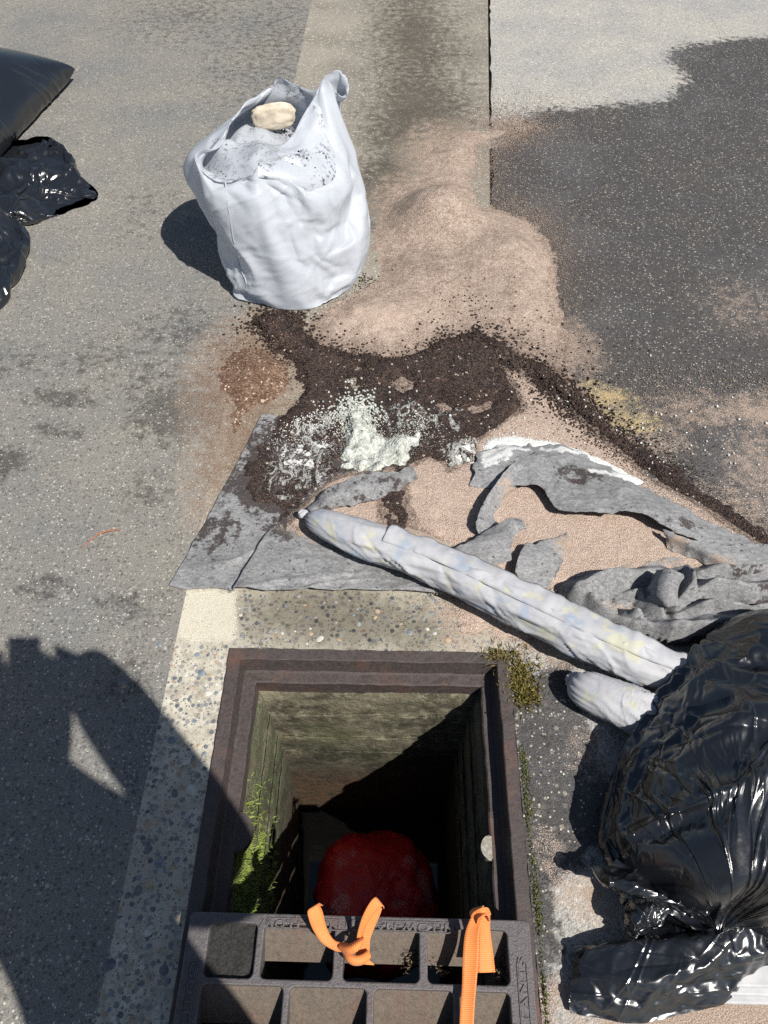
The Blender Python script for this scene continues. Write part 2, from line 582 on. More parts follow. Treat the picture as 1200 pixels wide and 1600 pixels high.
# gutter: full width beyond and before the frame, a strip left of it
vs, fs, off = [], [], 0
def add(v, f):
    global off
    vs.append(v); fs.append(f + off); off += len(v)
def gut_rows(yy, xr):
    t = np.linspace(0, 1, 60)
    Yv = np.repeat(yy, 60)
    xr = np.repeat(np.broadcast_to(xr, yy.shape), 60)
    Xv = XL + (xr - XL) * np.tile(t, len(yy))
    add(np.column_stack([Xv, Yv, np.zeros(len(Xv))]), grid_faces(60, len(yy)))
y_up = np.concatenate([[FY1 + 0.001], ys[ys > FY1 + 0.02]])
gut_rows(y_up, xjoint(y_up + 0.02))
yin = np.concatenate([[FY0 - 0.001], ys[(ys > FY0) & (ys < FY1)], [FY1 + 0.001]])
gut_rows(yin, FX0 - 0.001)
y_dn = np.concatenate([ys[ys < FY0 - 0.02], [FY0 - 0.001]])
gut_rows(y_dn, xjoint(y_dn))
# worn joint along the right edge: a groove with a floor
yj = y_up
xj = xjoint(yj + 0.02)
jn = vn(np.column_stack([yj * 30, yj * 0]), 1.0, 3) * 0.004
prof = [(0.0, 0.0), (0.0, -0.03), (0.035, -0.03)]
jv = np.concatenate([np.column_stack([xj + dx + (jn if 0 < dx else 0), yj, np.full(len(yj), dz)]) for dx, dz in prof[:3]])
add(jv, grid_faces(len(yj), 3))
gutter = ground_sheet('gutter', np.vstack(vs), np.vstack(fs), MAT['gutter'], gut=True)

# pebbles standing proud of the worn gutter concrete
PEB = [simple('pebble_blue', (0.17, 0.195, 0.22), 0.5, 90, 0.25), simple('pebble_grey', (0.2, 0.2, 0.19), 0.6, 90, 0.3), simple('pebble_tan', (0.34, 0.25, 0.16), 0.6, 90, 0.25), simple('pebble_dark', (0.12, 0.125, 0.135), 0.5, 90, 0.3), simple('pebble_pale', (0.45, 0.43, 0.38), 0.6, 90, 0.2)]
peb_me = []
for k, pm in enumerate(PEB):
    bm = bmesh.new()
    bmesh.ops.create_icosphere(bm, subdivisions=2, radius=1)
    for q in bm.verts:
        q.co *= 1 + 0.16 * math.sin(q.co.x * 3 + k) * math.cos(q.co.y * 2.3 - k)
    me = bpy.data.meshes.new('pebble'); bm.to_mesh(me); bm.free()
    me.polygons.foreach_set('use_smooth', np.ones(len(me.polygons), bool))
    me.materials.append(pm); peb_me.append(me)
spots = []
known = [(268, 1157, 9, 0), (249, 1156, 6, 0), (291, 1190, 8, 4), (304, 1194, 6, 2), (319, 1178, 6, 0), (308, 1212, 7, 1), (300, 1234, 12, 4), (244, 1203, 7, 3), (273, 1240, 8, 3), (240, 1262, 9, 1), (260, 1262, 6, 2), (231, 1287, 7, 2),
         (232, 1327, 8, 3), (249, 1349, 9, 0), (233, 1384, 7, 2), (216, 1392, 8, 3), (206, 1413, 5, 3), (232, 1455, 9, 4), (172, 1507, 9, 3), (256, 1515, 9, 3), (290, 1053, 7, 4), (315, 1052, 8, 0), (338, 1083, 6, 0), (308, 1023, 6, 0), (324, 1083, 9, 4), (249, 1007, 6, 0), (193, 1072, 5, 2), (500, 998, 8, 4), (640, 988, 7, 0), (560, 975, 6, 1), (590, 955, 6, 2), (480, 965, 6, 3), (700, 1000, 7, 2), (430, 985, 6, 1)]
for px, py, r, k in known: spots.append((P(px, py), r, k))
while len(spots) < 230:
    x, y = random.uniform(XL + 0.01, FX0 - 0.012), random.uniform(0.1, 0.83)
    if random.random() < 0.25:
        x, y = random.uniform(-0.36, 0.2), random.uniform(FY1 + 0.015, 0.98)
    c = np.array([x, y, 0])
    if all(np.linalg.norm((c - s[0])[:2]) > 0.012 for s in spots): spots.append((c, random.uniform(2.5, 5.5), random.choices(range(5), [2, 4, 2, 3, 2])[0]))
for c, r, k in spots:
    o = bpy.data.objects.new('pebble', peb_me[k])
    COL.objects.link(o); o.parent = gutter
    s = r / FPX * 1.3
    o.location = (c[0], c[1], -s * 0.12)
    o.scale = (s * random.uniform(0.85, 1.25), s * random.uniform(0.8, 1.1), s * 0.38)
    o.rotation_euler = (0, 0, random.uniform(0, 6.3))

# ------------------------------------------------------------------ catch basin: iron frame, pit, water
def rect_rings(loops, mat_name='frame'):
    """loops: (x0,x1,y0,y1,z) rectangles from outside in -> quads"""
    vs, fs = [], []
    for x0, x1, y0, y1, z in loops:
        vs += [(x0, y0, z), (x1, y0, z), (x1, y1, z), (x0, y1, z)]
    for k in range(len(loops) - 1):
        for i in range(4):
            a, b = k * 4 + i, k * 4 + (i + 1) % 4
            fs.append((a, b, b + 4, a + 4))
    return np.array(vs), np.array(fs)

def iron_mat(name, base, rust_amt=0.5, rough=0.62, worn=True):
    m = Mat(name)
    n1, n2 = m.noise(9, 5, 0.65), m.noise(120, 5, 0.7)
    c = m.mix(m.mr(n2, 0.3, 0.75), tuple(x * 0.6 for x in base), base)
    c = m.mix(m.math('MULTIPLY', m.mr(n1, 0.5, 0.72), rust_amt), c, (0.13, 0.062, 0.045))
    c = m.mix(m.math('MULTIPLY', m.mr(m.noise(300, 3, 0.7), 0.66, 0.75), 0.5), c, (0.28, 0.25, 0.22))
    pt_ = m.n('ShaderNodeNewGeometry').outputs['Pointiness'] if worn else 0.0
    _x = m.n('ShaderNodeNewGeometry').outputs['Pointiness']
    c = m.mix(m.math('MULTIPLY', m.mr(pt_, 0.52, 0.60), m.mr(n2, 0.35, 0.6, 0.2, 0.7)), c, (0.27, 0.25, 0.245))
    m.out(c, m.mr(n2, 0.3, 0.7, rough - 0.15, rough + 0.15), m.bump(m.noise(260, 5, 0.7), 0.6, 0.0025), Metallic=0.15)
    return m.m
MAT['frame'] = iron_mat('rusted_cast_iron', (0.078, 0.062, 0.057), 0.9, 0.62, False)
MAT['grate'] = iron_mat('worn_cast_iron', (0.125, 0.112, 0.112), 0.35, 0.45)

def off_rect(o, z):
    return (FX0 + o, FX1 - o, FY0 + o, FY1 - o, z)
frame = empty('catch_basin_frame', (0.5 * (FX0 + FX1), 0.5 * (FY0 + FY1), 0), label='rusty stepped cast iron frame around the open square storm drain', category='drain frame')
loops = [off_rect(0, -0.03), off_rect(0.0, 0.004), off_rect(0.002, 0.006), off_rect(0.026, 0.006), off_rect(0.028, 0.004), off_rect(0.034, -0.036), off_rect(0.038, -0.040), off_rect(0.058, -0.040), off_rect(0.061, -0.043), off_rect(0.062, -0.085), off_rect(0.03, -0.085)]
v, f = rect_rings(loops)
# subdivide for slight unevenness
bm = bmesh.new()
bv = [bm.verts.new(q) for q in v]
for q in f: bm.faces.new([bv[i] for i in q])
bmesh.ops.subdivide_edges(bm, edges=[e for e in bm.edges if e.calc_length() > 0.3], cuts=60, use_grid_fill=True)
me = bpy.data.meshes.new('rim'); bm.to_mesh(me); bm.free()
co = np.zeros(len(me.vertices) * 3); me.vertices.foreach_get('co', co); co = co.reshape(-1, 3)
co += np.column_stack([vn(co, 45, k) * 0.0016 for k in range(3)])
me.vertices.foreach_set('co', co.ravel().astype(np.float32)); me.update()
part(frame, 'rim', me, MAT['frame'])
def half_disc(name, cx, cy, r, z, side):
    bm = bmesh.new()
    a = np.linspace(-math.pi / 2, math.pi / 2, 20)
    pts = [(cx + side * r * math.cos(t), cy + r * math.sin(t) * 1.1) for t in a]
    top = [bm.verts.new((x, y, z)) for x, y in pts]
    low = [bm.verts.new((x, y, z - 0.02)) for x, y in pts]
    bm.faces.new(top if side > 0 else top[::-1])
    n = len(pts)
    for i in range(n - 1):
        bm.faces.new((top[i], low[i], low[i + 1], top[i + 1]) if side > 0 else (top[i + 1], low[i + 1], low[i], top[i]))
    bmesh.ops.bevel(bm, geom=[e for e in bm.edges if e.verts[0] in top and e.verts[1] in top], offset=0.003, segments=2, affect='EDGES')
    me = bpy.data.meshes.new(name); bm.to_mesh(me); bm.free()
    return me
MAT['lug_pale'] = simple('pale_worn_iron', (0.26, 0.24, 0.2), 0.7, 120, 0.3)
lugL, lugR = P(376, 1300, -0.045), P(776, 1325, -0.045)
part(frame, 'lug', half_disc('lug', FX0 + 0.058, lugL[1], 0.036, -0.041, 1), MAT['frame'])
part(frame, 'lug', half_disc('lug', FX1 - 0.058, lugR[1], 0.022, -0.041, -1), MAT['lug_pale'], label='pale worn lug on the right side of the frame')

def pit_mat():
    m = Mat('stained_pit_concrete')
    hz = m.stretch(1, 1, 2.2)
    n1, n2, n3 = m.noise(6, 7, 0.7, 0.8, hz), m.cn(45, 6, 0.75), m.noise(4, 5, 0.65)
    c = m.mix(m.mr(n1, 0.35, 0.65), (0.05, 0.042, 0.024), (0.20, 0.175, 0.115))
    c = m.mix(m.math('MULTIPLY', m.mr(n2, 0.5, 0.9), 0.55), c, (0.27, 0.25, 0.18))
    c = m.mix(m.math('MULTIPLY', m.mr(n2, 0.3, 0.05), 0.7), c, (0.03, 0.026, 0.016))
    c = m.mix(m.math('MULTIPLY', m.mr(n3, 0.5, 0.66), 0.6), c, (0.06, 0.07, 0.025))
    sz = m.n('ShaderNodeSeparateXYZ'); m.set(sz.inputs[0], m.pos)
    damp_shade = m.mr(m.math('ADD', sz.outputs[2], m.math('MULTIPLY', n1, 0.25)), -0.12, -0.34)  # deep pit shade painted into the lower walls, along with damp near the water
    c = m.mix(damp_shade, c, m.mix(1.0, c, (0.34, 0.32, 0.30), 'MULTIPLY'))
    c = m.mix(m.math('MULTIPLY', m.at('algae'), m.mr(n2, 0.2, 0.8)), c, (0.075, 0.09, 0.042))
    c = m.mix(m.math('MULTIPLY', m.at('rusty'), m.mr(n2, 0.1, 0.7)), c, (0.085, 0.042, 0.016))
    m.out(c, 0.8, m.bump(m.math('ADD', n1, m.math('MULTIPLY', n2, 0.7)), 0.8, 0.008))
    return m.m
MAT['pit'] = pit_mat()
PZ = -0.80
PX0, PX1, PY0, PY1 = FX0 + 0.052, FX1 - 0.05, FY0 + 0.05, FY1 - 0.052
pit = empty('catch_basin_pit', (0.5 * (PX0 + PX1), 0.5 * (PY0 + PY1), PZ - 0.35), kind='structure')
# profile of each wall: (inward offset, z): shelf, steps left by the formwork, then straight down
prof = [(-0.02, -0.07), (0.0, -0.075), (0.018, -0.10), (0.024, -0.17), (0.030, -0.175), (0.030, -0.28), (0.038, -0.285), (0.040, -0.36), (0.044, -0.365), (0.046, -0.55), (0.048, -1.15)]
pp = cr(np.array(prof), 90)
def wall(kind):
    n = 110
    rows = []
    for o, z in pp:
        x0, x1, y0, y1 = PX0 + o, PX1 - o, PY0 + o, PY1 - o
        a, b = {'back': ((x0, y1), (x1, y1)), 'left': ((x0, y0), (x0, y1)), 'right': ((x1, y1), (x1, y0)), 'front': ((x1, y0), (x0, y0))}[kind]
        t = np.linspace(0, 1, n)[:, None]
        xy = np.array(a) * (1 - t) + np.array(b) * t
        rows.append(np.column_stack([xy, np.full(n, z)]))
    v = np.vstack(rows)
    fc = grid_faces(n, len(pp))[:, ::-1]
    nr = normals(v, fc)
    d = 0.006 * fbm(v * [1, 1, 2.2], 9, 4, 3) + 0.003 * fbm(v, 40, 3, 8)
    edge = np.tile(np.minimum(np.linspace(0, 1, n), np.linspace(1, 0, n)), len(pp))
    v = v + nr * (d * sstep(edge, 0, 0.04))[:, None]
    me = mesh_of(kind, v, fc)
    al = sstep(v[:, 2], -0.62, -0.3) * (1.0 if kind == 'left' else 0.15)
    ru = sstep(v[:, 2], -0.42, -0.60) * (0.9 if kind == 'back' else 0.4)
    attr(me, 'algae', al); attr(me, 'rusty', ru)
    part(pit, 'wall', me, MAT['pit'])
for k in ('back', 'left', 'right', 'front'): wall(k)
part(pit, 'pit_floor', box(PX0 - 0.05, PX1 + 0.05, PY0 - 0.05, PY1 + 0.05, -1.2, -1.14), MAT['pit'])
m = Mat('dark_drain_water')
m.out((0.004, 0.006, 0.008), 0.04, m.bump(m.noise(14, 2, 0.5), 0.03, 0.004), IOR=1.45)
v, f = sheet(np.linspace(PX0 + 0.03, PX1 - 0.03, 12), np.linspace(PY0 + 0.03, PY1 - 0.03, 12))
v[:, 2] = PZ
link('water', mesh_of('water', v, f), m.m, kind='structure')

# moss on the left wall: thousands of tiny blades, nobody could count it
def blades(points, nrm, length, width, lean, seed):
    r = np.random.default_rng(seed)
    n = len(points)
    L = length * r.uniform(0.5, 1.3, n)[:, None]
    d = nrm + r.normal(0, lean, (n, 3)); d /= np.linalg.norm(d, axis=1, keepdims=True)
    s = np.cross(d, r.normal(0, 1, (n, 3))); s /= np.linalg.norm(s, axis=1, keepdims=True)
    w = width * r.uniform(0.6, 1.2, n)[:, None]
    mid = points + d * L * 0.55 + s * w * 0.3
    tip = points + d * L + np.array([0, 0, 1]) * -0.15 * L
    v = np.stack([points - s * w, points + s * w, mid + s * w * 0.8, mid - s * w * 0.8, tip], 1).reshape(-1, 3)
    b = np.arange(n)[:, None] * 5
    f = [tuple(x) for x in np.hstack([b, b + 1, b + 2, b + 3])] + [tuple(x) for x in np.hstack([b + 3, b + 2, b + 4])]
    return v, f
def moss_mat(name, a, b, c):
    m = Mat(name)
    col = m.ramp(m.noise(170, 3, 0.7), [(0.25, a), (0.5, b), (0.78, c)])
    m.out(col, 0.7)
    return m.m
MAT['moss'] = moss_mat('bright_moss', (0.05, 0.075, 0.012), (0.15, 0.20, 0.03), (0.30, 0.33, 0.07))
MAT['dry_moss'] = moss_mat('dry_moss', (0.10, 0.045, 0.02), (0.14, 0.13, 0.03), (0.38, 0.22, 0.06))
npt = 40000
yy = rng.uniform(PY0, 0.66, npt); zz = rng.uniform(-0.52, -0.075, npt)
cen = np.exp(-((yy - 0.37) / 0.105) ** 2)
dens = cen * sstep(zz, -0.46, -0.2) * (0.35 + 0.9 * sstep(fbm(np.column_stack([yy, zz]), 14, 3, 4), -0.35, 0.2))
kp = rng.uniform(0, 1, npt) < dens
off_i = np.interp(-zz[kp], -pp[:, 1], pp[:, 0])
pts = np.column_stack([PX0 + off_i - 0.002, yy[kp], zz[kp]])
bv, bf = blades(pts, np.array([0.8, 0, 0.5]), 0.012, 0.0015, 0.8, 5)
link('moss', mesh_of('moss', bv, bf, False), MAT['moss'], kind='stuff', label='bright green moss growing on the left wall of the drain', category='moss')

# weed tuft at the frame's far right corner, and the moss line beside the frame
def tuft(name, pts, mat, length, width, seed, **props):
    bv, bf = blades(pts, np.array([0, 0, 1.0]), length, width, 0.6, seed)
    return link(name, mesh_of(name, bv, bf, False), mat, **props)
def scatter_px(cen, rx, ry, n, z=0.0, seed=1):
    r = np.random.default_rng(seed)
    q = r.normal(0, 0.5, (n, 2))
    return np.array([P(cen[0] + a * rx, cen[1] + b * ry, z) for a, b in q])
pts = np.vstack([scatter_px((812, 1062), 26, 36, 700, 0.0, 1), scatter_px((825, 1090), 20, 18, 350, 0.0, 2), scatter_px((780, 1025), 24, 14, 250, 0.002, 3)])
tuft('weed_tuft', pts, MAT['dry_moss'], 0.017, 0.0016, 3, label='reddish brown and green weed tuft at the far right corner of the drain frame', category='weed')
MAT['dull_moss'] = moss_mat('dull_moss', (0.05, 0.045, 0.018), (0.10, 0.11, 0.03), (0.20, 0.20, 0.06))
ym = rng.uniform(0.10, 0.62, 2600)
xm = FX1 + 0.008 + np.abs(rng.normal(0, 0.006, 2600)) * (0.5 + 0.6 * (vn(np.column_stack([ym * 14, ym * 0]), 1, 3) > -0.2))
kp = rng.uniform(0, 1, 2600) < 0.12 + 0.6 * sstep(vn(np.column_stack([ym, ym * 0]), 16, 5), -0.3, 0.4)
tuft('moss_line', np.column_stack([xm, ym, np.full(2600, -0.001)])[kp], MAT['dull_moss'], 0.006, 0.0012, 6, kind='stuff', label='thin line of green moss along the right side of the frame', category='moss')

# ------------------------------------------------------------------ red mesh sack lying in the water
def blob(cx, cy, cz, rx, ry, rz, nu=90, nv=60, amp=0.1, seed=0, fr=9, exp=0.8):
    u = np.linspace(0, 2 * np.pi, nu, endpoint=False); w = np.linspace(-np.pi / 2, np.pi / 2, nv)
    Ug, Wg = np.meshgrid(u, w)
    c = np.cos(Wg); s = np.sin(Wg)
    d = np.stack([np.sign(np.cos(Ug)) * np.abs(np.cos(Ug)) ** exp * c ** exp, np.sign(np.sin(Ug)) * np.abs(np.sin(Ug)) ** exp * c ** exp, np.sign(s) * np.abs(s) ** exp], -1).reshape(-1, 3)
    r = 1 + amp * fbm(d, 2.2, 3, seed) + amp * 0.35 * ridge(d * [1, 2.2, 1], fr * 0.35, 2, seed + 5)
    return d * r[:, None] * [rx, ry, rz] + [cx, cy, cz], grid_faces(nu, nv, True)
m = Mat('red_net_fabric'); m.co = m.obj
w1 = m.n('ShaderNodeTexWave', wave_type='BANDS', bands_direction='X'); w2 = m.n('ShaderNodeTexWave', wave_type='BANDS', bands_direction='Y')
vec = m.mix(0.06, m.obj, m.n('ShaderNodeTexNoise').outputs['Color'])
for wv, sc_ in ((w1, 38), (w2, 38)):
    m.set(wv.inputs['Vector'], m.stretch(1, 1, 1, vec, (0, 0, 0.5))); wv.inputs['Scale'].default_value = sc_; wv.inputs['Distortion'].default_value = 0.6
net = m.math('MAXIMUM', m.mr(w1.outputs['Fac'], 0.62, 0.8), m.mr(w2.outputs['Fac'], 0.62, 0.8))
lit_patch = m.mr(m.noise(9, 4, 0.6), 0.52, 0.66)  # pale pink patches: light on the netting, painted into the colour
c = m.mix(m.math('MULTIPLY', net, 0.55), (0.85, 0.03, 0.03), (0.35, 0.012, 0.012))
c = m.mix(m.math('MULTIPLY', lit_patch, m.mr(net, 0.0, 1.0, 0.75, 0.25)), c, (0.8, 0.45, 0.42))
m.out(c, 0.45, m.bump(net, 0.3, 0.002))
a, b = P(492, 1370, PZ + 0.08), P(685, 1350, PZ + 0.08)
t_, l_ = P(545, 1292, PZ + 0.08), P(600, 1440, PZ + 0.08)
v, f = blob(0.5 * (a[0] + b[0]), t_[1] - 0.18, PZ - 0.02, 0.5 * (b[0] - a[0]) * 0.93, 0.18, 0.16, amp=0.10, seed=4)
v[:, 2] += 0.05 * np.clip((a[0] + 0.18 - v[:, 0]) / 0.2, 0, 1)
nr_ = normals(v, f)
uu = (v[:, 0] * 0.8 + v[:, 1] * 0.6) * 9 + 0.8 * fbm(v, 6, 2, 5)
v = v + nr_ * (0.014 * (1 - 2 * np.abs(vn(np.column_stack([uu, v[:, 2] * 3]), 1.0, 9)) ** 0.8))[:, None]
sack_o = Vector((0.5 * (a[0] + b[0]), t_[1] - 0.18, PZ - 0.19))
link('red_sack', mesh_of('red_sack', v - np.array(sack_o), f), m.m, label='dark red mesh sack lying in the water of the drain', category='sack').location = sack_o

# ------------------------------------------------------------------ the lifted grate
GA, GB, GC = P(300, 1424, 0.058), P(825, 1438, 0.058), P(835, 1600, 0.058)
GROT = math.atan2(GB[1] - GA[1], GB[0] - GA[0])
GT = 0.058
def to_mesh(o):
    dg = bpy.context.evaluated_depsgraph_get()
    dg.update()
    me = bpy.data.meshes.new_from_object(o.evaluated_get(dg))
    bpy.data.objects.remove(o)
    return me
gm = Matrix.Rotation(-GROT, 3, 'Z')
def GL(px, py, z=GT):
    q = gm @ Vector(P(px, py, z) - GA); return np.array([q.x, q.y])     # grate-local coordinates
GW = GL(825, 1438)[0]
GLEN = 0.51
grate = empty('storm_grate', (GA[0], GA[1], 0.006), label='heavy cast iron storm grate dragged back off the open drain', category='grate')
grate.rotation_euler = (0, 0, GROT)
def spline(cu, pts):
    sp = cu.splines.new('POLY')
    sp.points.add(len(pts) - 1)
    for q, (x, y) in zip(sp.points, pts): q.co = (x, y, 0, 1)
    sp.use_cyclic_u = True
def rrect(x0, x1, y0, y1, r, n=5):
    pts = []
    for cx, cy, a0 in ((x1 - r, y1 - r, 0), (x0 + r, y1 - r, 90), (x0 + r, y0 + r, 180), (x1 - r, y0 + r, 270)):
        for k in range(n + 1):
            a = math.radians(a0 + 90 * k / n); pts.append((cx + r * math.cos(a), cy + r * math.sin(a)))
    return pts
def plate(outlines, z0, z1, bev):
    cu = bpy.data.curves.new('plate', 'CURVE'); cu.dimensions = '2D'; cu.fill_mode = 'BOTH'
    for pts in outlines: spline(cu, pts)
    cu.bevel_depth = bev; cu.bevel_resolution = 2; cu.extrude = (z1 - z0) / 2 - bev; cu.offset = -bev
    o = bpy.data.objects.new('plate', cu); COL.objects.link(o)
    me = to_mesh(o)
    for q in me.vertices: q.co.z += (z0 + z1) / 2
    return me
y_a, y_b = GL(470, 1445)[1], GL(470, 1531)[1]
y_c = GL(470, 1542)[1]
row_h = y_a - y_b
pitch_y = y_a - y_c
xs1 = [(322, 398), (409, 521), (537, 655), (668, 794)]
xs2 = [(310, 440), (450, 572), (584, 709), (719, 798)]
def gx(px, py): return GL(px, py)[0]
holes, filled = [], []
for r_ in range(5):
    top = y_a - pitch_y * r_
    lst = xs1 if r_ % 2 == 0 else xs2
    py = 1490 if r_ % 2 == 0 else 1575
    for k, (p0, p1) in enumerate(lst):
        x0, x1 = gx(p0, py), gx(p1, py)
        if r_ == 0 and k == 0: filled.append((x0, x1, top - row_h, top)); continue
        holes.append((x0, x1, top - row_h, top))
me = plate([rrect(-0.002, GW + 0.002, -GLEN, 0.0, 0.008)] + [rrect(*h, 0.009) for h in holes] + [rrect(*h, 0.009) for h in filled], 0.0, GT - 0.006, 0.0025)
def gpart(name, me, mat, **kw):
    o = link(name, me, mat, grate, **kw); return o
gpart('grid_plate', me, MAT['grate'])
MAT['vane'] = iron_mat('silted_iron', (0.15, 0.118, 0.09), 0.5, 0.6, False)
for (x0, x1, y0, y1) in holes:            # slanted vane below the far edge of each slot
    d = (y1 - y0)
    bm = bmesh.new()
    q = [(x0 - .002, y1 + 0.001, GT - 0.014), (x1 + .002, y1 + 0.001, GT - 0.014), (x1 + .002, y1 - d * 0.60, 0.004), (x0 - .002, y1 - d * 0.60, 0.004)]
    w_ = [(a_, b_ + 0.008, c_ - 0.004) for a_, b_, c_ in q]
    t = [bm.verts.new(p) for p in q]; l = [bm.verts.new(p) for p in w_]
    bm.faces.new(t[::-1]); bm.faces.new(l)
    for i in range(4): bm.faces.new((t[i], t[(i + 1) % 4], l[(i + 1) % 4], l[i]))
    bmesh.ops.recalc_face_normals(bm, faces=bm.faces[:])
    me = bpy.data.meshes.new('vane'); bm.to_mesh(me); bm.free()
    gpart('vane', me, MAT['vane'])
MAT['packed_dirt'] = simple('packed_dirt', (0.028, 0.026, 0.024), 0.95, 200, 0.5, 300, 0.9, 0.005)
for (x0, x1, y0, y1) in filled:
    v, f = sheet(np.linspace(x0 - .001, x1 + .001, 40), np.linspace(y0 - .001, y1 + .001, 40))
    v[:, 2] = GT - 0.018 + 0.004 * fbm(v[:, :2], 60, 4, 2)
    gpart('packed_dirt', mesh_of('packed_dirt', v, f), MAT['packed_dirt'], label='slot clogged with black dirt')
def text_mesh(body, size, x, y, rot, depth=0.0012, sx=1.0, z=0):
    cu = bpy.data.curves.new('t', 'FONT'); cu.body = body; cu.size = size; cu.extrude = depth; cu.bevel_depth = 0.0003
    cu.align_x = 'CENTER'; cu.align_y = 'CENTER'; cu.space_character = 1.12
    o = bpy.data.objects.new('t', cu); COL.objects.link(o)
    me = to_mesh(o)
    me.transform(Matrix.Translation((x, y, z)) @ Matrix.Rotation(rot, 4, 'Z') @ Matrix.Diagonal((sx, 1, 1, 1)))
    return me
tz = GT - 0.006
def cartouche(x0, x1, y0, y1, body, rot, size, sx):
    ring = plate([rrect(x0, x1, y0, y1, 0.007), rrect(x0 + 0.0022, x1 - 0.0022, y0 + 0.0022, y1 - 0.0022, 0.005)], tz - 0.001, tz + 0.0018, 0.0006)
    gpart('cartouche', ring, MAT['grate'])
    gpart('lettering', text_mesh(body, size, (x0 + x1) / 2, (y0 + y1) / 2, rot, sx=sx, z=tz + 0.0006), MAT['grate'])
cx0, cx1 = gx(416, 1440), gx(706, 1440)
cartouche(cx0, cx1, -0.0245, -0.006, 'INFLOW-MADE IN USA-FLOW', math.pi, 0.0165, 1.42)
rx = gx(798, 1540), gx(818, 1540)
cartouche(GW - 0.026, GW - 0.008, -0.40, GL(805, 1500)[1], 'DUMP NO POLLUTANTS', math.pi / 2, 0.0165, 1.75)
cartouche(0.008, 0.026, -0.40, GL(312, 1500)[1], 'OUTFALL TO STREAM', -math.pi / 2, 0.0165, 1.8)

# leaf litter caught in the slots
bv, bf = [], []
r_ = np.random.default_rng(9)
def litter(px, py, n, rx, ry, z):
    q = np.array([P(px + r_.normal() * rx, py + r_.normal() * ry, z) for _ in range(n)])
    q[:, 2] += r_.uniform(-0.008, 0.006, n); return q
lp = np.vstack([litter(640, 1500, 70, 6, 9, 0.03), litter(690, 1515, 40, 7, 5, 0.025), litter(785, 1520, 50, 5, 8, 0.03)])
bv, bf = blades(lp, np.array([0, 0, 0.35]), 0.007, 0.001, 1.0, 4)
link('leaf_litter', mesh_of('leaf_litter', bv, bf, False), moss_mat('dead_litter', (0.045, 0.03, 0.02), (0.12, 0.09, 0.05), (0.30, 0.25, 0.15)), kind='stuff', label='dry plant litter caught in the grate slots', category='litter')

# ------------------------------------------------------------------ orange straps tied to the grate
def strap_mat():
    m = Mat('orange_webbing')
    uv = m.n('ShaderNodeUVMap').outputs[0]
    sx = m.n('ShaderNodeSeparateXYZ'); m.set(sx.inputs[0], uv)
    ribs = m.math('SINE', m.math('MULTIPLY', sx.outputs[0], 2100.0))
    ed = m.math('ABSOLUTE', m.math('SUBTRACT', sx.outputs[1], 0.5))
    st = m.math('MULTIPLY', m.mr(m.math('ABSOLUTE', m.math('SUBTRACT', ed, 0.38)), 0.035, 0.02), m.mr(m.math('SINE', m.math('MULTIPLY', sx.outputs[0], 1100.0)), -0.2, 0.2))
    c = m.mix(m.mr(ribs, -0.8, 0.8), (0.60, 0.165, 0.03), (0.76, 0.25, 0.06))
    c = m.mix(m.math('MULTIPLY', st, 0.7), c, (0.35, 0.07, 0.012))
    c = m.mix(m.math('MULTIPLY', m.cn(60, 5, 0.7), 0.35), c, (0.42, 0.15, 0.05))
    m.out(c, 0.7, m.bump(ribs, 0.2, 0.0008), Sheen_Weight=0.1)
    return m.m
MAT['strap'] = strap_mat()
def ribbon(edge_a, edge_b, n=60, nw=6, th=0.0013, cup=0.0):
    a, b = cr(W(edge_a), n), cr(W(edge_b), n)
    t = np.linspace(0, 1, nw)
    v = (a[None] * (1 - t[:, None, None]) + b[None] * t[:, None, None])
    nr = np.cross(np.gradient(a, axis=0), b - a); nr /= np.linalg.norm(nr, axis=1, keepdims=True) + 1e-9
    v = v + nr[None] * (cup * np.sin(np.pi * t))[:, None, None]
    mid = 0.5 * (a + b)
    L = np.concatenate([[0], np.cumsum(np.linalg.norm(np.diff(mid, axis=0), axis=1))])
    uvs = np.stack([np.broadcast_to(L, (nw, n)), np.broadcast_to(t[:, None], (nw, n))], -1).reshape(-1, 2)
    v = v.reshape(-1, 3)
    sv, sf = solid(v, grid_faces(n, nw), th)
    me = mesh_of('ribbon', sv, sf)
    uvs = np.vstack([uvs, uvs])
    lay = me.uv_layers.new(name='UVMap')
    idx = np.zeros(len(me.loops), np.int32); me.loops.foreach_get('vertex_index', idx)
    lay.data.foreach_set('uv', uvs[idx].astype(np.float32).ravel())
    return me
s1 = empty('orange_strap', tuple(P(552, 1485, GT)), label='orange webbing strap tied in an open loop over the middle of the grate', category='strap', group='orange straps on the grate')
part(s1, 'loop', ribbon([(490, 1416, .10), (481, 1422, .125), (484, 1440, .115), (492, 1458, .095), (504, 1474, .082), (522, 1485, .076), (540, 1489, .075)],
                       [(505, 1414, .085), (498, 1411, .118), (504, 1424, .112), (509, 1445, .095), (516, 1461, .083), (526, 1471, .078), (543, 1472, .078)], 70), MAT['strap'])
part(s1, 'loop', ribbon([(556, 1476, .08), (559, 1455, .10), (566, 1432, .125), (577, 1411, .14), (586, 1402, .14), (591, 1408, .12)],
                       [(561, 1478, .076), (565, 1462, .09), (573, 1444, .11), (585, 1427, .125), (597, 1416, .13), (600, 1420, .11)], 60), MAT['strap'])
part(s1, 'loop', ribbon([(586, 1412, .115), (578, 1430, .105), (569, 1450, .09), (562, 1472, .078), (556, 1492, .068), (558, 1500, .062)],
                       [(597, 1420, .11), (592, 1434, .10), (584, 1452, .088), (578, 1470, .08), (577, 1490, .07), (574, 1502, .064)], 60), MAT['strap'])
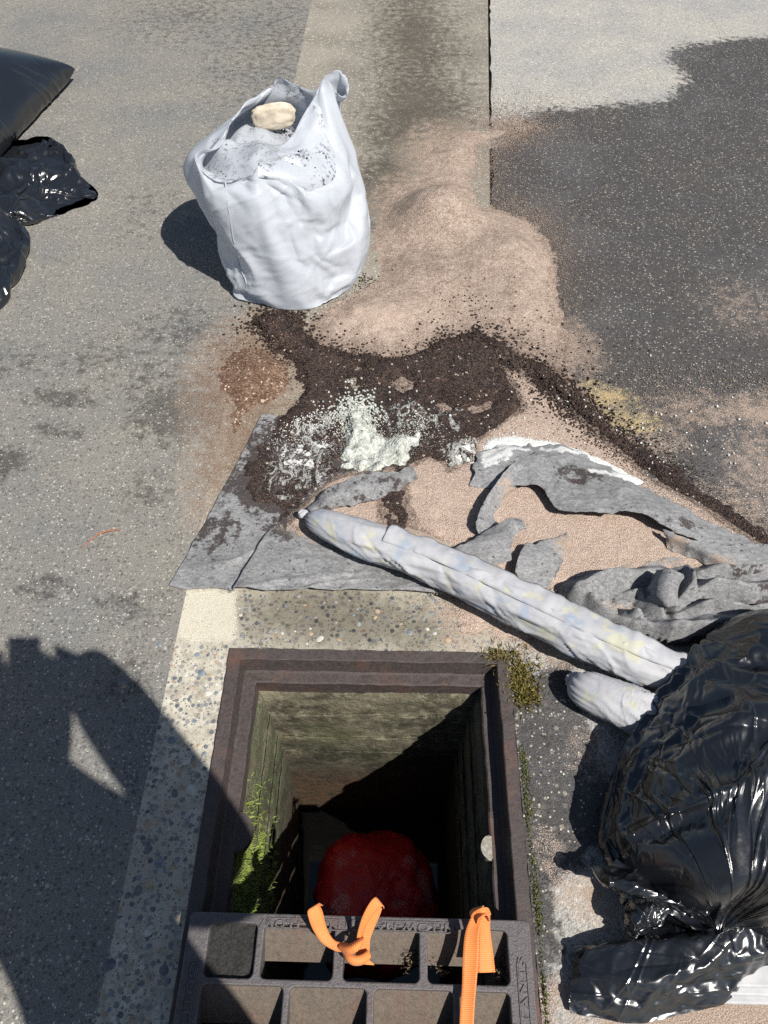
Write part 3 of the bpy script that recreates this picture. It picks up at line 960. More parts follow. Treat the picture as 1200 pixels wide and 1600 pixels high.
part(s1, 'knot', ribbon([(533, 1487, .078), (545, 1492, .094), (558, 1487, .100), (566, 1478, .094), (567, 1470, .075)],
                       [(533, 1473, .078), (545, 1474, .092), (555, 1470, .098), (561, 1466, .092), (562, 1462, .075)], 50, 8, cup=0.006), MAT['strap'])
part(s1, 'knot', ribbon([(534, 1490, .074), (541, 1502, .080), (552, 1509, .080), (566, 1508, .076), (577, 1500, .07)],
                       [(547, 1484, .084), (552, 1491, .090), (558, 1493, .090), (567, 1490, .086), (575, 1484, .08)], 50, 8, cup=0.006), MAT['strap'])
part(s1, 'tail', ribbon([(556, 1505, .072), (568, 1507, .066), (585, 1508, .06)], [(566, 1492, .078), (574, 1498, .07), (584, 1506, .06)], 30), MAT['strap'])
s2 = empty('orange_strap', tuple(P(740, 1440, GT)), label='orange webbing strap hanging straight down over the right of the grate', category='strap', group='orange straps on the grate')
part(s2, 'tail', ribbon([(741, 1424, .13), (733, 1440, .12), (726, 1462, .10), (723, 1500, .085), (722, 1540, .08), (719, 1580, .078), (716, 1660, .07)],
                       [(760, 1424, .135), (752, 1442, .125), (748, 1464, .108), (747, 1500, .09), (744, 1540, .083), (741, 1580, .08), (738, 1660, .072)], 110, 7, cup=-0.002), MAT['strap'])
part(s2, 'tail', ribbon([(748, 1426, .122), (748, 1450, .105), (746, 1485, .085), (746, 1520, .075)],
                       [(766, 1428, .12), (766, 1452, .103), (770, 1485, .082), (774, 1519, .068)], 60, 6, cup=0.001), MAT['strap'])
part(s2, 'knot', ribbon([(734, 1438, .118), (738, 1426, .135), (750, 1419, .146), (762, 1418, .142), (767, 1428, .118)],
                       [(746, 1444, .122), (748, 1436, .139), (755, 1431, .147), (763, 1432, .14), (766, 1442, .118)], 50, 8, cup=0.006), MAT['strap'])
part(s2, 'loop', ribbon([(736, 1436, .125), (734, 1426, .10), (740, 1420, .07), (745, 1424, .05)], [(748, 1430, .13), (752, 1420, .105), (756, 1416, .075), (757, 1422, .05)], 40), MAT['strap'])

# ------------------------------------------------------------------ spilled sand, soil and powder (layers over a common grid)
MATPOLY = W([(410, 648), (365, 735), (310, 835), (265, 917), (365, 924), (500, 930), (680, 934), (780, 900), (760, 740), (600, 700)])
CREASE = (P(424, 826)[:2], P(374, 908)[:2])
def mat_h(X, Y):
    """top surface of the flat part of the left felt"""
    a, b = CREASE
    e = (b - a) / np.linalg.norm(b - a)
    s = (X - a[0]) * e[1] - (Y - a[1]) * e[0]
    al = (X - a[0]) * e[0] + (Y - a[1]) * e[1]
    side = -s if ((P(500, 870)[0] - a[0]) * e[1] - (P(500, 870)[1] - a[1]) * e[0]) < 0 else s
    p = np.column_stack([X.ravel(), Y.ravel()])
    n = fbm(p, 11, 3, 21).reshape(X.shape)
    n2 = ridge(p * [1.0, 2.4], 7, 3, 31).reshape(X.shape)
    lift = sstep(al, -0.02, 0.05)
    h = 0.006 + 0.004 * n + 0.018 * sstep(side, -0.002, 0.007) * lift * (0.5 + 0.5 * sstep(-side, -0.5, 0.0))
    n3 = ridge(p * [0.8, 2.0] + np.column_stack([p[:, 1] * 0.6, p[:, 0] * 0.3]), 9, 3, 33).reshape(X.shape)
    st_ = strokes(X.ravel(), Y.ravel(), 26, 71, (-0.45, 0.15, 0.86, 1.10), (0.10, 0.42), (0.010, 0.026), (0.003, 0.010), 0.1, 0.35, 0.8).reshape(X.shape)
    st_ += strokes(X.ravel(), Y.ravel(), 14, 72, (-0.62, -0.30, 0.86, 1.30), (0.08, 0.25), (0.008, 0.018), (0.001, 0.004), 0.9, 0.5, 0.8).reshape(X.shape)
    return np.maximum(h + 0.006 * np.clip(n2, 0, 1) * sstep(side, 0.0, 0.05) * lift + np.clip(st_, -0.004, 0.02) + 0.003 * np.clip(n3, -0.2, 1), 0.0055)

res = 0.006
gxs = np.arange(-0.95, 1.55, res); gys = np.arange(0.62, 3.75, res)
GXX, GYY = np.meshgrid(gxs, gys)
gp = np.column_stack([GXX.ravel(), GYY.ravel()])
N1 = fbm(gp, 7, 4, 1).reshape(GXX.shape); N2 = fbm(gp, 7, 4, 2).reshape(GXX.shape)
N3 = fbm(gp, 45, 4, 3, 0.65).reshape(GXX.shape); N4 = fbm(gp, 120, 3, 4, 0.7).reshape(GXX.shape)
RG = ridge(gp, 26, 3, 12).reshape(GXX.shape)
XW, YW = GXX + 0.018 * N1, GYY + 0.018 * N2
XF, YF = XW + 0.012 * N3, YW + 0.012 * N3
msd = sdpoly(MATPOLY, GXX, GYY)
BASE = np.where(msd > -0.01, mat_h(GXX, GYY), 0.0)

def layer(name, thick, base, mat, **props):
    keep = thick > -0.004
    fc = grid_faces(len(gxs), len(gys))
    kf = keep.ravel()[fc].any(1)
    fc = fc[kf]
    used = np.unique(fc)
    remap = np.full(GXX.size, -1); remap[used] = np.arange(len(used))
    z = (base + thick).ravel()
    v = np.column_stack([GXX.ravel(), GYY.ravel(), z])[used]
    me = mesh_of(name, v, remap[fc])
    return link(name, me, mat, kind='stuff', **props), used

SAND1 = W([(590, 305), (640, 250), (690, 200), (750, 192), (800, 192), (830, 200), (790, 222), (762, 232), (757, 320), (800, 322), (845, 338), (880, 395), (880, 465), (905, 540), (915, 575), (880, 600), (800, 575), (740, 565), (690, 570), (640, 600), (560, 598), (490, 575), (445, 545), (440, 505), (480, 478), (540, 452), (580, 425), (562, 380)])
SAND2 = W([(700, 545), (800, 545), (900, 590), (960, 670), (1010, 740), (1130, 800), (1220, 870), (1220, 960), (1000, 950), (900, 930), (830, 925), (760, 890), (690, 860), (620, 830), (560, 845), (500, 850), (440, 830), (450, 800), (520, 740), (600, 720), (600, 600), (520, 560)])
SAND3 = W([(690, 935), (730, 925), (800, 950), (850, 985), (820, 1010), (760, 1000), (715, 995)])
s1 = sdpoly(SAND1, XW, YW); s2 = sdpoly(SAND2, XW, YW); s3 = sdpoly(SAND3, XF, YF)
def bumpg(px, py, r, rot=0.0, asp=1.0):
    c = P(px, py)
    dx, dy = GXX - c[0], GYY - c[1]
    u = dx * math.cos(rot) + dy * math.sin(rot); w = -dx * math.sin(rot) + dy * math.cos(rot)
    return np.exp(-((u / (r * asp)) ** 2 + (w / r) ** 2))
dune = 0.12 * bumpg(690, 345, 0.15) + 0.05 * bumpg(790, 405, 0.14) + 0.03 * bumpg(830, 470, 0.14) + 0.022 * bumpg(600, 500, 0.12, 0, 1.6) + 0.03 * bumpg(680, 440, 0.16) + 0.012 * N1 + 0.012 * bumpg(720, 245, 0.12)
th = np.maximum(sstep(s1, -0.02, 0.09) * (0.008 + dune), np.where(s1 > -0.02, 0, -1))
t_s1 = sstep(s1, -0.015, 0.17) * (0.010 + dune) + 0.0035 * N3 + 0.002 * N4 - 0.0045 + np.minimum(s1, 0) * 0.12
t_s2 = sstep(s2, -0.015, 0.05) * 0.016 + 0.004 * N1 + 0.0022 * N3 - 0.003 + np.minimum(s2, 0) * 0.2
t_s3 = sstep(s3, -0.01, 0.05) * 0.007 + 0.003 * N3 + 0.002 * N4 - 0.003 + np.minimum(s3, 0) * 0.2
sand_t = np.maximum(np.maximum(t_s1, t_s2 - 0.002), t_s3)
sand_base = np.where(msd > -0.02, BASE * sstep(s2, -0.03, 0.03), 0.0)

def grain_mat(name, a, b, c, scale=330, bs=0.8, speck=None):
    m = Mat(name)
    r1, g1, d1 = m.cells(scale)
    n = m.cn(22, 4, 0.65)
    col = m.ramp(m.math('ADD', m.math('MULTIPLY', r1, 0.75), m.math('MULTIPLY', n, 0.25)), [(0.08, a), (0.5, b), (0.95, c)])
    if speck:
        rs, gs, ds = m.cells(190)
        col = m.mix(m.mr(rs, speck[0], speck[0] + 0.01), col, speck[1])
    col = m.mix(m.math('MULTIPLY', m.at('dirt'), m.cn(150, 3, 0.75)), col, (0.035, 0.022, 0.018))
    if name == 'pink_sand':
        fr_ = m.mr(m.math('ADD', m.at('fresh'), m.math('MULTIPLY', m.math('SUBTRACT', n, 0.5), 0.3)), 0.35, 0.65)
        col = m.mix(m.math('MULTIPLY', fr_, 0.8), col, m.mix(r1, (0.37, 0.275, 0.215), (0.53, 0.42, 0.345)))
    if name == 'dark_soil':
        pn = m.mr(m.noise(48, 6, 0.78, 1.0, m.stretch(1, 0.6, 1, None, (0, 0, 0.5))), 0.3, 0.7)
        col = m.mix(m.math('MULTIPLY', m.mask('powder', pn, 1.3, 0.12), 0.85), col, m.mix(n, (0.32, 0.32, 0.30), (0.55, 0.55, 0.52)))
    h = m.math('ADD', m.math('MULTIPLY', d1, -1.0), m.math('MULTIPLY', m.noise(90, 4, 0.7), 0.9))
    m.out(col, m.mr(n, 0.2, 0.8, 0.5, 0.95) if name == 'dark_soil' else 0.95, m.bump(h, bs, 0.004), Specular_IOR_Level=0.3 if name == 'dark_soil' else 0.2)
    return m.m
MAT['sand'] = grain_mat('pink_sand', (0.185, 0.134, 0.105), (0.345, 0.265, 0.212), (0.50, 0.41, 0.338))
MAT['soil'] = grain_mat('dark_soil', (0.010, 0.0065, 0.0055), (0.036, 0.023, 0.019), (0.10, 0.066, 0.052), 260, 1.0, (0.985, (0.4, 0.33, 0.27)))
MAT['rustsand'] = grain_mat('rusty_sand', (0.065, 0.034, 0.02), (0.15, 0.088, 0.058), (0.32, 0.225, 0.165), 300, 0.8, (0.955, (0.5, 0.4, 0.3)))
MAT['powder'] = grain_mat('white_powder', (0.5, 0.5, 0.47), (0.62, 0.62, 0.58), (0.72, 0.72, 0.68), 160, 0.6)
MAT['paste'] = grain_mat('pale_green_grey_clump', (0.30, 0.31, 0.275), (0.43, 0.445, 0.40), (0.56, 0.575, 0.53), 120, 0.9)

SOIL = W([(396, 503), (415, 487), (440, 484), (468, 494), (470, 518), (495, 540), (545, 552), (600, 561), (645, 560), (690, 535), (740, 522), (790, 540), (832, 573), (880, 600), (930, 642), (985, 690), (1050, 728), (1130, 778), (1220, 838), (1220, 870),
          (1140, 825), (1060, 775), (1000, 735), (955, 702), (908, 665), (860, 618), (825, 592), (790, 578), (805, 605), (818, 640), (785, 660), (742, 690), (740, 720), (700, 738), (668, 716), (640, 735), (632, 780), (645, 822), (620, 832), (596, 815), (592, 780), (612, 748), (560, 740), (505, 755), (470, 795), (445, 832), (430, 800), (395, 790), (372, 748), (405, 700), (440, 655), (468, 625), (470, 600), (452, 566), (420, 545)])
sd = sdpoly(SOIL, XF, YF)
for hole in ([(603, 597), (630, 592), (645, 608), (628, 619)], [(536, 592), (556, 588), (563, 606), (554, 612)], [(680, 634), (700, 632), (706, 644), (690, 652)], [(722, 642), (768, 630), (760, 645), (735, 651)], [(548, 575), (556, 573), (558, 580), (551, 581)], [(780, 575), (802, 590), (815, 612), (795, 600)]):
    sd = np.minimum(sd, -sdpoly(W(hole), XF, YF))
onmat = sstep(msd, 0.0, 0.05)
sd = sd - 0.016 * sstep(GXX, 0.38, 0.55) * (0.4 + N3 * 1.2 + N1)
sd = sd + 0.010 * sstep(0.38 - GXX, 0.0, 0.1) + 0.008 * N3
soil_t = sstep(sd, -0.008, 0.035) * (0.017 - 0.010 * onmat) + 0.005 * np.clip(RG, -0.5, 1) * sstep(sd, -0.01, 0.04) + 0.004 * N3 + 0.0025 * N4 - 0.006 + np.minimum(sd, 0) * 0.25 - 0.004 * onmat * sstep(N1, 0.0, 0.6)
soil_base = np.maximum(np.where(sand_t > 0, sand_base + np.minimum(sand_t, 0.05), BASE), BASE)

# sand gets dirty close to the soil
o_sand, used = layer('sand_spill', sand_t, sand_base, MAT['sand'], label='pinkish tan sand piled and spread across the gutter', category='sand')
near_soil = np.clip(1 + sdpoly(SOIL, XF, YF) / 0.085, 0, 1) * 0.8 + 0.10 * (N1 > 0.2) + 0.5 * bumpg(870, 560, 0.07) + 0.4 * bumpg(700, 430, 0.1) * (N3 > 0) + 0.7 * bumpg(880, 650, 0.10) + 0.10 * bumpg(650, 400, 0.25) * sstep(N1, -0.1, 0.4)
attr(o_sand.data, 'dirt', np.clip(near_soil, 0, 1).ravel()[used])
attr(o_sand.data, 'fresh', (sstep(s2, -0.01, 0.05) * sstep(-np.maximum(s1, sdpoly(SOIL, XF, YF)), -0.01, 0.03) + 0.9 * sstep(s3, 0, 0.03) + 0.75 * bumpg(590, 505, 0.10, 0, 1.8)).ravel()[used])
o_soil, used = layer('dark_soil', soil_t, soil_base, MAT['soil'], label='dark brown soil smeared over the sand and grey felt', category='soil')
attr(o_soil.data, 'dirt', np.zeros(len(used)))
soil_used = used
RP = W([(322, 575), (345, 545), (385, 528), (425, 542), (452, 566), (470, 595), (455, 632), (425, 655), (400, 690), (360, 735), (325, 742), (338, 690), (325, 640)])
rsd = sdpoly(RP, XF, YF)
rust_t = sstep(rsd, -0.02, 0.12) * (0.006 + 0.022 * bumpg(405, 575, 0.11)) + 0.004 * N3 + 0.003 * N4 - 0.005 + np.minimum(rsd, 0) * 0.15
o_r, used = layer('rusty_sand', rust_t, np.zeros_like(GXX), MAT['rustsand'], label='rust brown granular patch between the white bag and the felt', category='sand')
attr(o_r.data, 'dirt', np.zeros(len(used)))
PASTE = W([(530, 662), (538, 640), (556, 632), (575, 642), (588, 668), (606, 690), (634, 684), (656, 672), (652, 702), (632, 735), (594, 742), (548, 742), (532, 722), (540, 692)])
psd = sdpoly(PASTE, XF, YF)
top1 = np.maximum(soil_base + np.maximum(soil_t, 0), soil_base)
psd = psd + 0.012 * N3 + 0.006 * N4
paste_t = sstep(psd, -0.006, 0.035) * 0.018 + 0.016 * np.clip(ridge(gp, 20, 3, 44).reshape(GXX.shape), -0.3, 1) * sstep(psd, -0.01, 0.03) - 0.006 * bumpg(590, 712, 0.05) + 0.006 * N3 - 0.006 + np.minimum(psd, 0) * 0.3
o_p, used = layer('pale_clump', paste_t, top1, MAT['paste'], label='pale green grey crumbly clump in the middle of the dark soil', category='powder clump')
attr(o_p.data, 'dirt', 0.25 * (N3.ravel()[used] < -0.25))
pw1 = sdpoly(W([(752, 694), (800, 684), (870, 696), (935, 716), (1005, 757), (985, 765), (920, 742), (860, 715), (800, 715), (752, 735)]), XF, YF)
pw2 = sdpoly(W([(690, 703), (745, 694), (752, 735), (715, 738), (695, 728)]), XF, YF)
pw3 = sdpoly(W([(430, 672), (500, 640), (545, 645), (530, 760), (470, 790), (420, 800), (400, 750)]), XF, YF)
pw4 = sdpoly(W([(1000, 755), (1060, 790), (1050, 800), (990, 765)]), XF, YF)
pw5 = sdpoly(W([(575, 640), (640, 620), (735, 640), (740, 700), (660, 690), (600, 690)]), XF, YF)
PN = fbm(gp, 75, 3, 66, 0.7).reshape(GXX.shape)
def dusting(q, cover, soft=0.04):
    return 0.012 * (PN + 0.5 * N1) + 0.012 * (cover * sstep(q, -0.01, soft) - 1.0) + np.minimum(q, 0) * .3
pow_t = np.maximum.reduce([sstep(pw1, -0.006, 0.02) * 0.012 + 0.004 * N3 - 0.004 + np.minimum(pw1, 0) * .3, dusting(pw2, 0.80, 0.02), dusting(pw4, 0.75, 0.02)])
pow_t = np.where(pow_t > 0, np.minimum(pow_t * 0.6, 0.012), pow_t)
o_w, used = layer('white_powder', np.minimum(pow_t, 0.012), top1 + 0.001, MAT['powder'], label='white powder dusted along the felt and over the soil', category='powder')
attr(o_w.data, 'dirt', np.zeros(len(used)))
attr(o_soil.data, 'powder', np.maximum.reduce([0.40 * sstep(pw3, -0.02, 0.06), 0.30 * sstep(pw5, -0.02, 0.06), 0.55 * sstep(pw2, -0.03, 0.02), 0.45 * sstep(pw4, -0.03, 0.02)]).ravel()[soil_used])

def grains(pts, size, seed):
    r = np.random.default_rng(seed)
    n = len(pts)
    s = size[0] + (size[1] - size[0]) * r.uniform(0, 1, n) ** 2.5
    base = np.array([(1, 0, 0), (-1, 0, 0), (0, 1, 0), (0, -1, 0), (0, 0, 1), (0, 0, -1)], float)
    v = base[None] * r.uniform(0.6, 1.3, (n, 6, 1)) * s[:, None, None]
    a = r.uniform(0, 6.3, n); ca, sa = np.cos(a)[:, None], np.sin(a)[:, None]
    x, y = v[..., 0] * ca - v[..., 1] * sa, v[..., 0] * sa + v[..., 1] * ca
    v = np.stack([x, y, v[..., 2] * 0.8], -1) + pts[:, None] + np.array([0, 0, 1]) * (s * 0.35)[:, None, None]
    tri = np.array([(0, 2, 4), (2, 1, 4), (1, 3, 4), (3, 0, 4), (2, 0, 5), (1, 2, 5), (3, 1, 5), (0, 3, 5)])
    f = (tri[None] + np.arange(n)[:, None, None] * 6).reshape(-1, 3)
    return v.reshape(-1, 3), f
TOP = np.maximum.reduce([top1, top1 + np.where(paste_t > 0, paste_t, 0)])
def sample(prob, n, seed):
    r = np.random.default_rng(seed)
    p = np.clip(prob, 0, None).ravel().astype(float); p /= p.sum()
    i = r.choice(p.size, n, p=p)
    x = GXX.ravel()[i] + r.uniform(-res, res, n) * 0.5; y = GYY.ravel()[i] + r.uniform(-res, res, n) * 0.5
    return np.column_stack([x, y, TOP.ravel()[i]])
def scatter(name, prob, n, size, seed, mat, parent, **kw):
    v, f = grains(sample(prob, n, seed), size, seed)
    me = mesh_of(name, v, f, False); attr(me, 'dirt', np.zeros(len(v))); attr(me, 'powder', np.zeros(len(v)))
    return link(name, me, mat, parent, kind='stuff')
sall = np.maximum(s1, np.maximum(s2, s3))
pits = (GXX > FX0 - 0.01) & (GXX < FX1 + 0.01) & (GYY < FY1 + 0.005)
okg = (~pits).astype(float)
scatter('grain', okg * np.exp(np.minimum(s1, 0) / 0.05) * (s1 < 0.06) * (0.25 + sstep(GXX, xjoint(GYY) - .05, xjoint(GYY) + .1)), 30000, (0.0009, 0.0024), 1, MAT['sand'], o_sand)
scatter('grain', okg * np.exp(np.minimum(s1, 0) / 0.14) * (s1 < 0.0) * (GXX > xjoint(GYY) - 0.1), 9000, (0.0009, 0.0022), 2, MAT['sand'], o_sand)
scatter('grain', okg * np.exp(-np.abs(np.minimum(s3, 0)) / 0.03) * (s3 < 0.02), 2500, (0.0009, 0.0022), 3, MAT['sand'], o_sand)
scatter('grain', okg * np.exp(np.minimum(sdpoly(W([(1010, 600), (1220, 600), (1220, 830), (1100, 780), (960, 680)]), XW, YW), 0) / 0.05), 5000, (0.0009, 0.0024), 4, MAT['sand'], o_sand)
scatter('crumb', okg * np.exp(np.minimum(sd, 0) / 0.02) * (sd < 0.05), 5200, (0.0008, 0.006), 5, MAT['soil'], o_soil)
scatter('crumb', okg * np.exp(np.minimum(sdpoly(SOIL, XW, YW), 0) / 0.07) * (GXX > 0.1), 2600, (0.001, 0.004), 6, MAT['soil'], o_soil)
trail = W([(832, 573), (880, 600), (985, 688), (1130, 772), (1220, 830), (1220, 885), (1060, 800), (955, 715), (860, 630)])
scatter('crumb', okg * np.exp(np.minimum(sdpoly(trail, XW, YW), 0) / 0.022), 4200, (0.001, 0.0062), 7, MAT['soil'], o_soil)
scatter('crumb', okg * np.exp(np.minimum(sdpoly(W([(540, 420), (575, 440), (520, 490), (450, 490)]), XW, YW), 0) / 0.02), 900, (0.0012, 0.0045), 8, MAT['soil'], o_soil)
scatter('grain', okg * np.exp(np.minimum(rsd, 0) / 0.05), 6500, (0.0009, 0.0022), 9, MAT['rustsand'], o_r)
scatter('crumb', okg * np.exp(np.minimum(psd, 0) / 0.02) * (psd < 0.04), 2200, (0.0008, 0.0055), 10, MAT['paste'], o_p)
scatter('crumb', okg * np.exp(np.minimum(np.maximum.reduce([pw1, pw2, pw4, pw3 - 0.02]), 0) / 0.015), 1500, (0.0008, 0.0028), 11, MAT['powder'], o_w)
scatter('crumb', okg * bumpg(1080, 770, 0.25, -0.6, 1.5), 160, (0.002, 0.0055), 12, MAT['powder'], o_w)

# ------------------------------------------------------------------ grey felt mats
def felt_mat():
    m = Mat('grey_felt')
    fib = m.noise(70, 6, 0.72, 1.2, m.stretch(1, 2.2, 1))
    fib2 = m.noise(420, 4, 0.7)
    big = m.noise(6, 5, 0.6)
    c = m.mix(m.mr(fib, 0.3, 0.7), (0.13, 0.13, 0.134), (0.31, 0.31, 0.31))
    c = m.mix(m.math('MULTIPLY', m.mr(fib2, 0.5, 0.75), 0.5), c, (0.42, 0.415, 0.40))
    c = m.mix(m.math('MULTIPLY', m.mr(big, 0.45, 0.65), 0.5), c, m.mix(1.0, c, (0.55, 0.55, 0.56), 'MULTIPLY'))
    vc = m.voro(34, 'DISTANCE_TO_EDGE', m.mix(0.05, m.pos, m.n('ShaderNodeTexNoise').outputs['Color'])).outputs['Distance']
    c = m.mix(m.math('MULTIPLY', m.mr(vc, 0.05, 0.0), m.math('MULTIPLY', m.cn(20, 3), 0.55)), c, m.mix(1.0, c, (0.35, 0.35, 0.36), 'MULTIPLY'))
    c = m.mix(m.math('MULTIPLY', m.mr(m.cells(170)[0], 0.985, 0.99), 0.7), c, (0.05, 0.042, 0.038))
    nb = m.mr(m.noise(36, 6, 0.75), 0.3, 0.7)
    d = m.mr(m.math('ADD', m.at('dirt'), m.math('MULTIPLY', m.math('SUBTRACT', nb, 0.5), 0.9)), 0.35, 0.65)
    c = m.mix(m.math('MULTIPLY', d, 0.88), c, (0.03, 0.021, 0.019))
    s = m.mr(m.math('ADD', m.at('sandy'), m.math('MULTIPLY', m.math('SUBTRACT', m.mix(0.5, nb, m.mr(fib2, 0.3, 0.7)), 0.5), 1.3)), 0.45, 0.6)
    c = m.mix(s, c, m.mix(m.mr(fib2, 0.3, 0.7), (0.21, 0.155, 0.12), (0.43, 0.35, 0.285)))
    w = m.mr(m.math('ADD', m.at('powder'), m.math('MULTIPLY', m.math('SUBTRACT', nb, 0.5), 0.8)), 0.4, 0.62)
    c = m.mix(m.math('MULTIPLY', w, 0.9), c, (0.6, 0.6, 0.58))
    h = m.math('ADD', m.math('MULTIPLY', fib, 0.7), m.math('MULTIPLY', fib2, 0.4))
    m.out(c, 0.95, m.bump(h, 0.6, 0.004), Specular_IOR_Level=0.15, Sheen_Weight=0.08)
    return m.m
MAT['felt'] = felt_mat()
def felt_attrs(me, v, dirt=None, sandy=None, powder=None):
    X, Y = v[:, 0], v[:, 1]
    z = np.zeros(len(v))
    attr(me, 'dirt', z if dirt is None else dirt); attr(me, 'sandy', z if sandy is None else sandy); attr(me, 'powder', z if powder is None else powder)
def felt_piece(parent, rows, nu=90, nv=40, th=0.004, amp=0.003, seed=0, dirt=0.0, sand_px=(), powder_px=(), dirt_px=()):
    v = loft([W(r) for r in rows], nu, nv)
    fc = grid_faces(nu, nv)
    nr = normals(v, fc)
    if nr[:, 2].mean() < 0: fc = fc[:, ::-1]; nr = -nr
    v = v + nr * (amp * fbm(v, 22, 3, seed) + amp * 1.5 * np.clip(ridge(v * [1, 1.8, 1], 15, 3, seed + 3), -0.2, 1))[:, None]
    # wavy, frayed borders
    iu = np.tile(np.linspace(0, 1, nu), nv); iv = np.repeat(np.linspace(0, 1, nv), nu)
    ed = np.maximum(np.exp(-np.minimum(iu, 1 - iu) / 0.04), np.exp(-np.minimum(iv, 1 - iv) / 0.12))[:, None]
    v = v + ed * np.column_stack([fbm(v, 30, 3, seed + 5), fbm(v, 30, 3, seed + 6), 0.6 * fbm(v, 30, 3, seed + 9)]) * 0.012
    sv, sf = solid(v, fc, th)
    me = mesh_of('fold', sv, sf)
    X, Y = sv[:, 0], sv[:, 1]
    def fld(lst):
        r = np.zeros(len(sv))
        for px, py, z, rx, ry, s in lst:
            c = P(px, py, z); sx = rx / FPX * 1.85; sy = ry / FPX * 2.1
            r = np.maximum(r, s * np.clip(1.1 - 0.5 * np.hypot((X - c[0]) / sx, (Y - c[1]) / sy), 0, 1))
        return r
    felt_attrs(me, sv, np.maximum(dirt, fld(dirt_px)), fld(sand_px), fld(powder_px))
    return part(parent, 'fold', me, MAT['felt'])

fl = empty('grey_felt_mat', tuple(P(450, 880)), label='grey felt mat lying flat before the drain, partly covered in soil', category='felt mat')
cols, rws = 190, 130
e_l = cr(W([(410, 649), (366, 735), (312, 835), (265, 917)]), rws); e_r = cr(W([(770, 742), (775, 800), (740, 880), (690, 935)]), rws)
e_b = cr(W([(265, 917), (290, 922), (335, 921), (372, 926), (420, 932), (480, 929), (560, 928), (690, 935)]), cols); e_t = cr(W([(410, 649), (440, 655), (520, 690), (640, 730), (770, 742)]), cols)
tu = np.linspace(0, 1, cols)[None, :, None]; tv = np.linspace(0, 1, rws)[:, None, None]
S = (1 - tv) * e_t[None] + tv * e_b[None] + (1 - tu) * e_l[:, None] + tu * e_r[:, None] - ((1 - tv) * (1 - tu) * e_t[0] + (1 - tv) * tu * e_t[-1] + tv * (1 - tu) * e_b[0] + tv * tu * e_b[-1])
v = S.reshape(-1, 3)
v[:, 2] = mat_h(v[:, 0], v[:, 1]) + 0.0015 * fbm(v[:, :2], 50, 3, 6)
fc = grid_faces(cols, rws)
if normals(v, fc)[:, 2].mean() < 0: fc = fc[:, ::-1]
sv, sf = solid(v, fc, 0.004)
me = mesh_of('sheet', sv, sf)
X, Y = sv[:, 0], sv[:, 1]
dsoil = sdpoly(SOIL, X, Y)
dirt = np.clip(0.85 + dsoil / 0.10, 0, 1)
dirt = np.maximum(dirt * 0.9, 0.62 * np.exp(-((X - P(330, 830)[0]) / 0.10) ** 2 - ((Y - P(330, 830)[1]) / 0.09) ** 2))
felt_attrs(me, sv, dirt, np.clip(0.45 + sdpoly(SAND2, X, Y) / 0.05, 0, 0.9) * (dsoil < 0.0) * (Y < P(0, 735)[1]), 0.55 * np.exp(-((X - P(470, 720)[0]) / 0.10) ** 2 - ((Y - P(470, 720)[1]) / 0.14) ** 2))
part(fl, 'sheet', me, MAT['felt'])
felt_piece(fl, [[(478, 797, .03), (512, 765, .05), (560, 742, .058), (610, 738, .055), (645, 733, .035)], [(484, 800, .04), (525, 775, .058), (570, 760, .062), (612, 752, .055), (648, 740, .035)], [(500, 803, .022), (545, 790, .03), (592, 778, .032), (625, 766, .026), (652, 748, .02)]], seed=3, dirt=0.35)

fr = empty('crumpled_felt_mat', tuple(P(1000, 850)), label='crumpled grey felt mat folded around the sand behind the long sock', category='felt mat')
# continuous sheet: heights from fold lines (crest height, half width on either side)
FOLDS = [([(872, 935), (900, 912), (940, 898), (985, 890), (1045, 884)], .075, .035, .05), ([(1045, 884), (1072, 890), (1082, 915), (1066, 932)], .095, .035, .03), ([(1036, 905), (1028, 930), (1042, 955)], .085, .022, .035),
         ([(912, 918), (926, 938), (962, 958)], .06, .02, .03), ([(905, 958), (960, 972), (1030, 984), (1100, 978), (1160, 972), (1230, 960)], .085, .055, .05), ([(1085, 925), (1120, 912), (1160, 916), (1230, 905)], .07, .035, .04),
         ([(1060, 955), (1115, 942), (1170, 950), (1230, 940)], .075, .03, .03), ([(970, 925), (1000, 920), (1012, 945)], .055, .02, .02), ([(1100, 890), (1140, 888), (1230, 882)], .05, .03, .03), ([(985, 950), (1010, 962)], .06, .02, .02)]
def felt_field(X, Y):
    p = np.column_stack([X, Y])
    Xw, Yw = X + 0.010 * fbm(p, 12, 3, 55), Y + 0.010 * fbm(p, 12, 3, 56)
    h = np.full(len(X), 0.006)
    for pts, hh, wa, wb_ in FOLDS:
        q = W(pts, hh * 0.8)[:, :2]
        best = np.full(len(X), 1e9); sg = np.zeros(len(X))
        tt = np.zeros(len(X))
        for k in range(len(q) - 1):
            a, b = q[k], q[k + 1]; e = b - a
            wx, wy = Xw - a[0], Yw - a[1]
            t = np.clip((wx * e[0] + wy * e[1]) / (e @ e), 0, 1)
            d = np.hypot(wx - e[0] * t, wy - e[1] * t)
            cr_ = np.sign(e[0] * wy - e[1] * wx)
            m_ = d < best
            best = np.where(m_, d, best); sg = np.where(m_, cr_, sg); tt = np.where(m_, (k + t) / (len(q) - 1), tt)
        w = np.where(sg > 0, wa, wb_)
        prof_ = np.clip(1 - best / w, 0, 1) ** 0.8
        ends = 0.55 + 0.45 * np.sin(np.pi * np.clip(tt, 0.02, 0.98))
        hk = hh * prof_ * ends * (1 + 0.25 * fbm(p, 14, 2, 57))
        h = np.maximum(h, hk) + 0.12 * np.minimum(h, hk)
    h += 0.004 * fbm(p, 30, 3, 58) + 0.004 * np.clip(ridge(p, 18, 3, 59), -0.3, 1)
    return h
x_ = np.arange(0.28, 1.25, 0.0045); y_ = np.arange(0.80, 1.20, 0.0045)
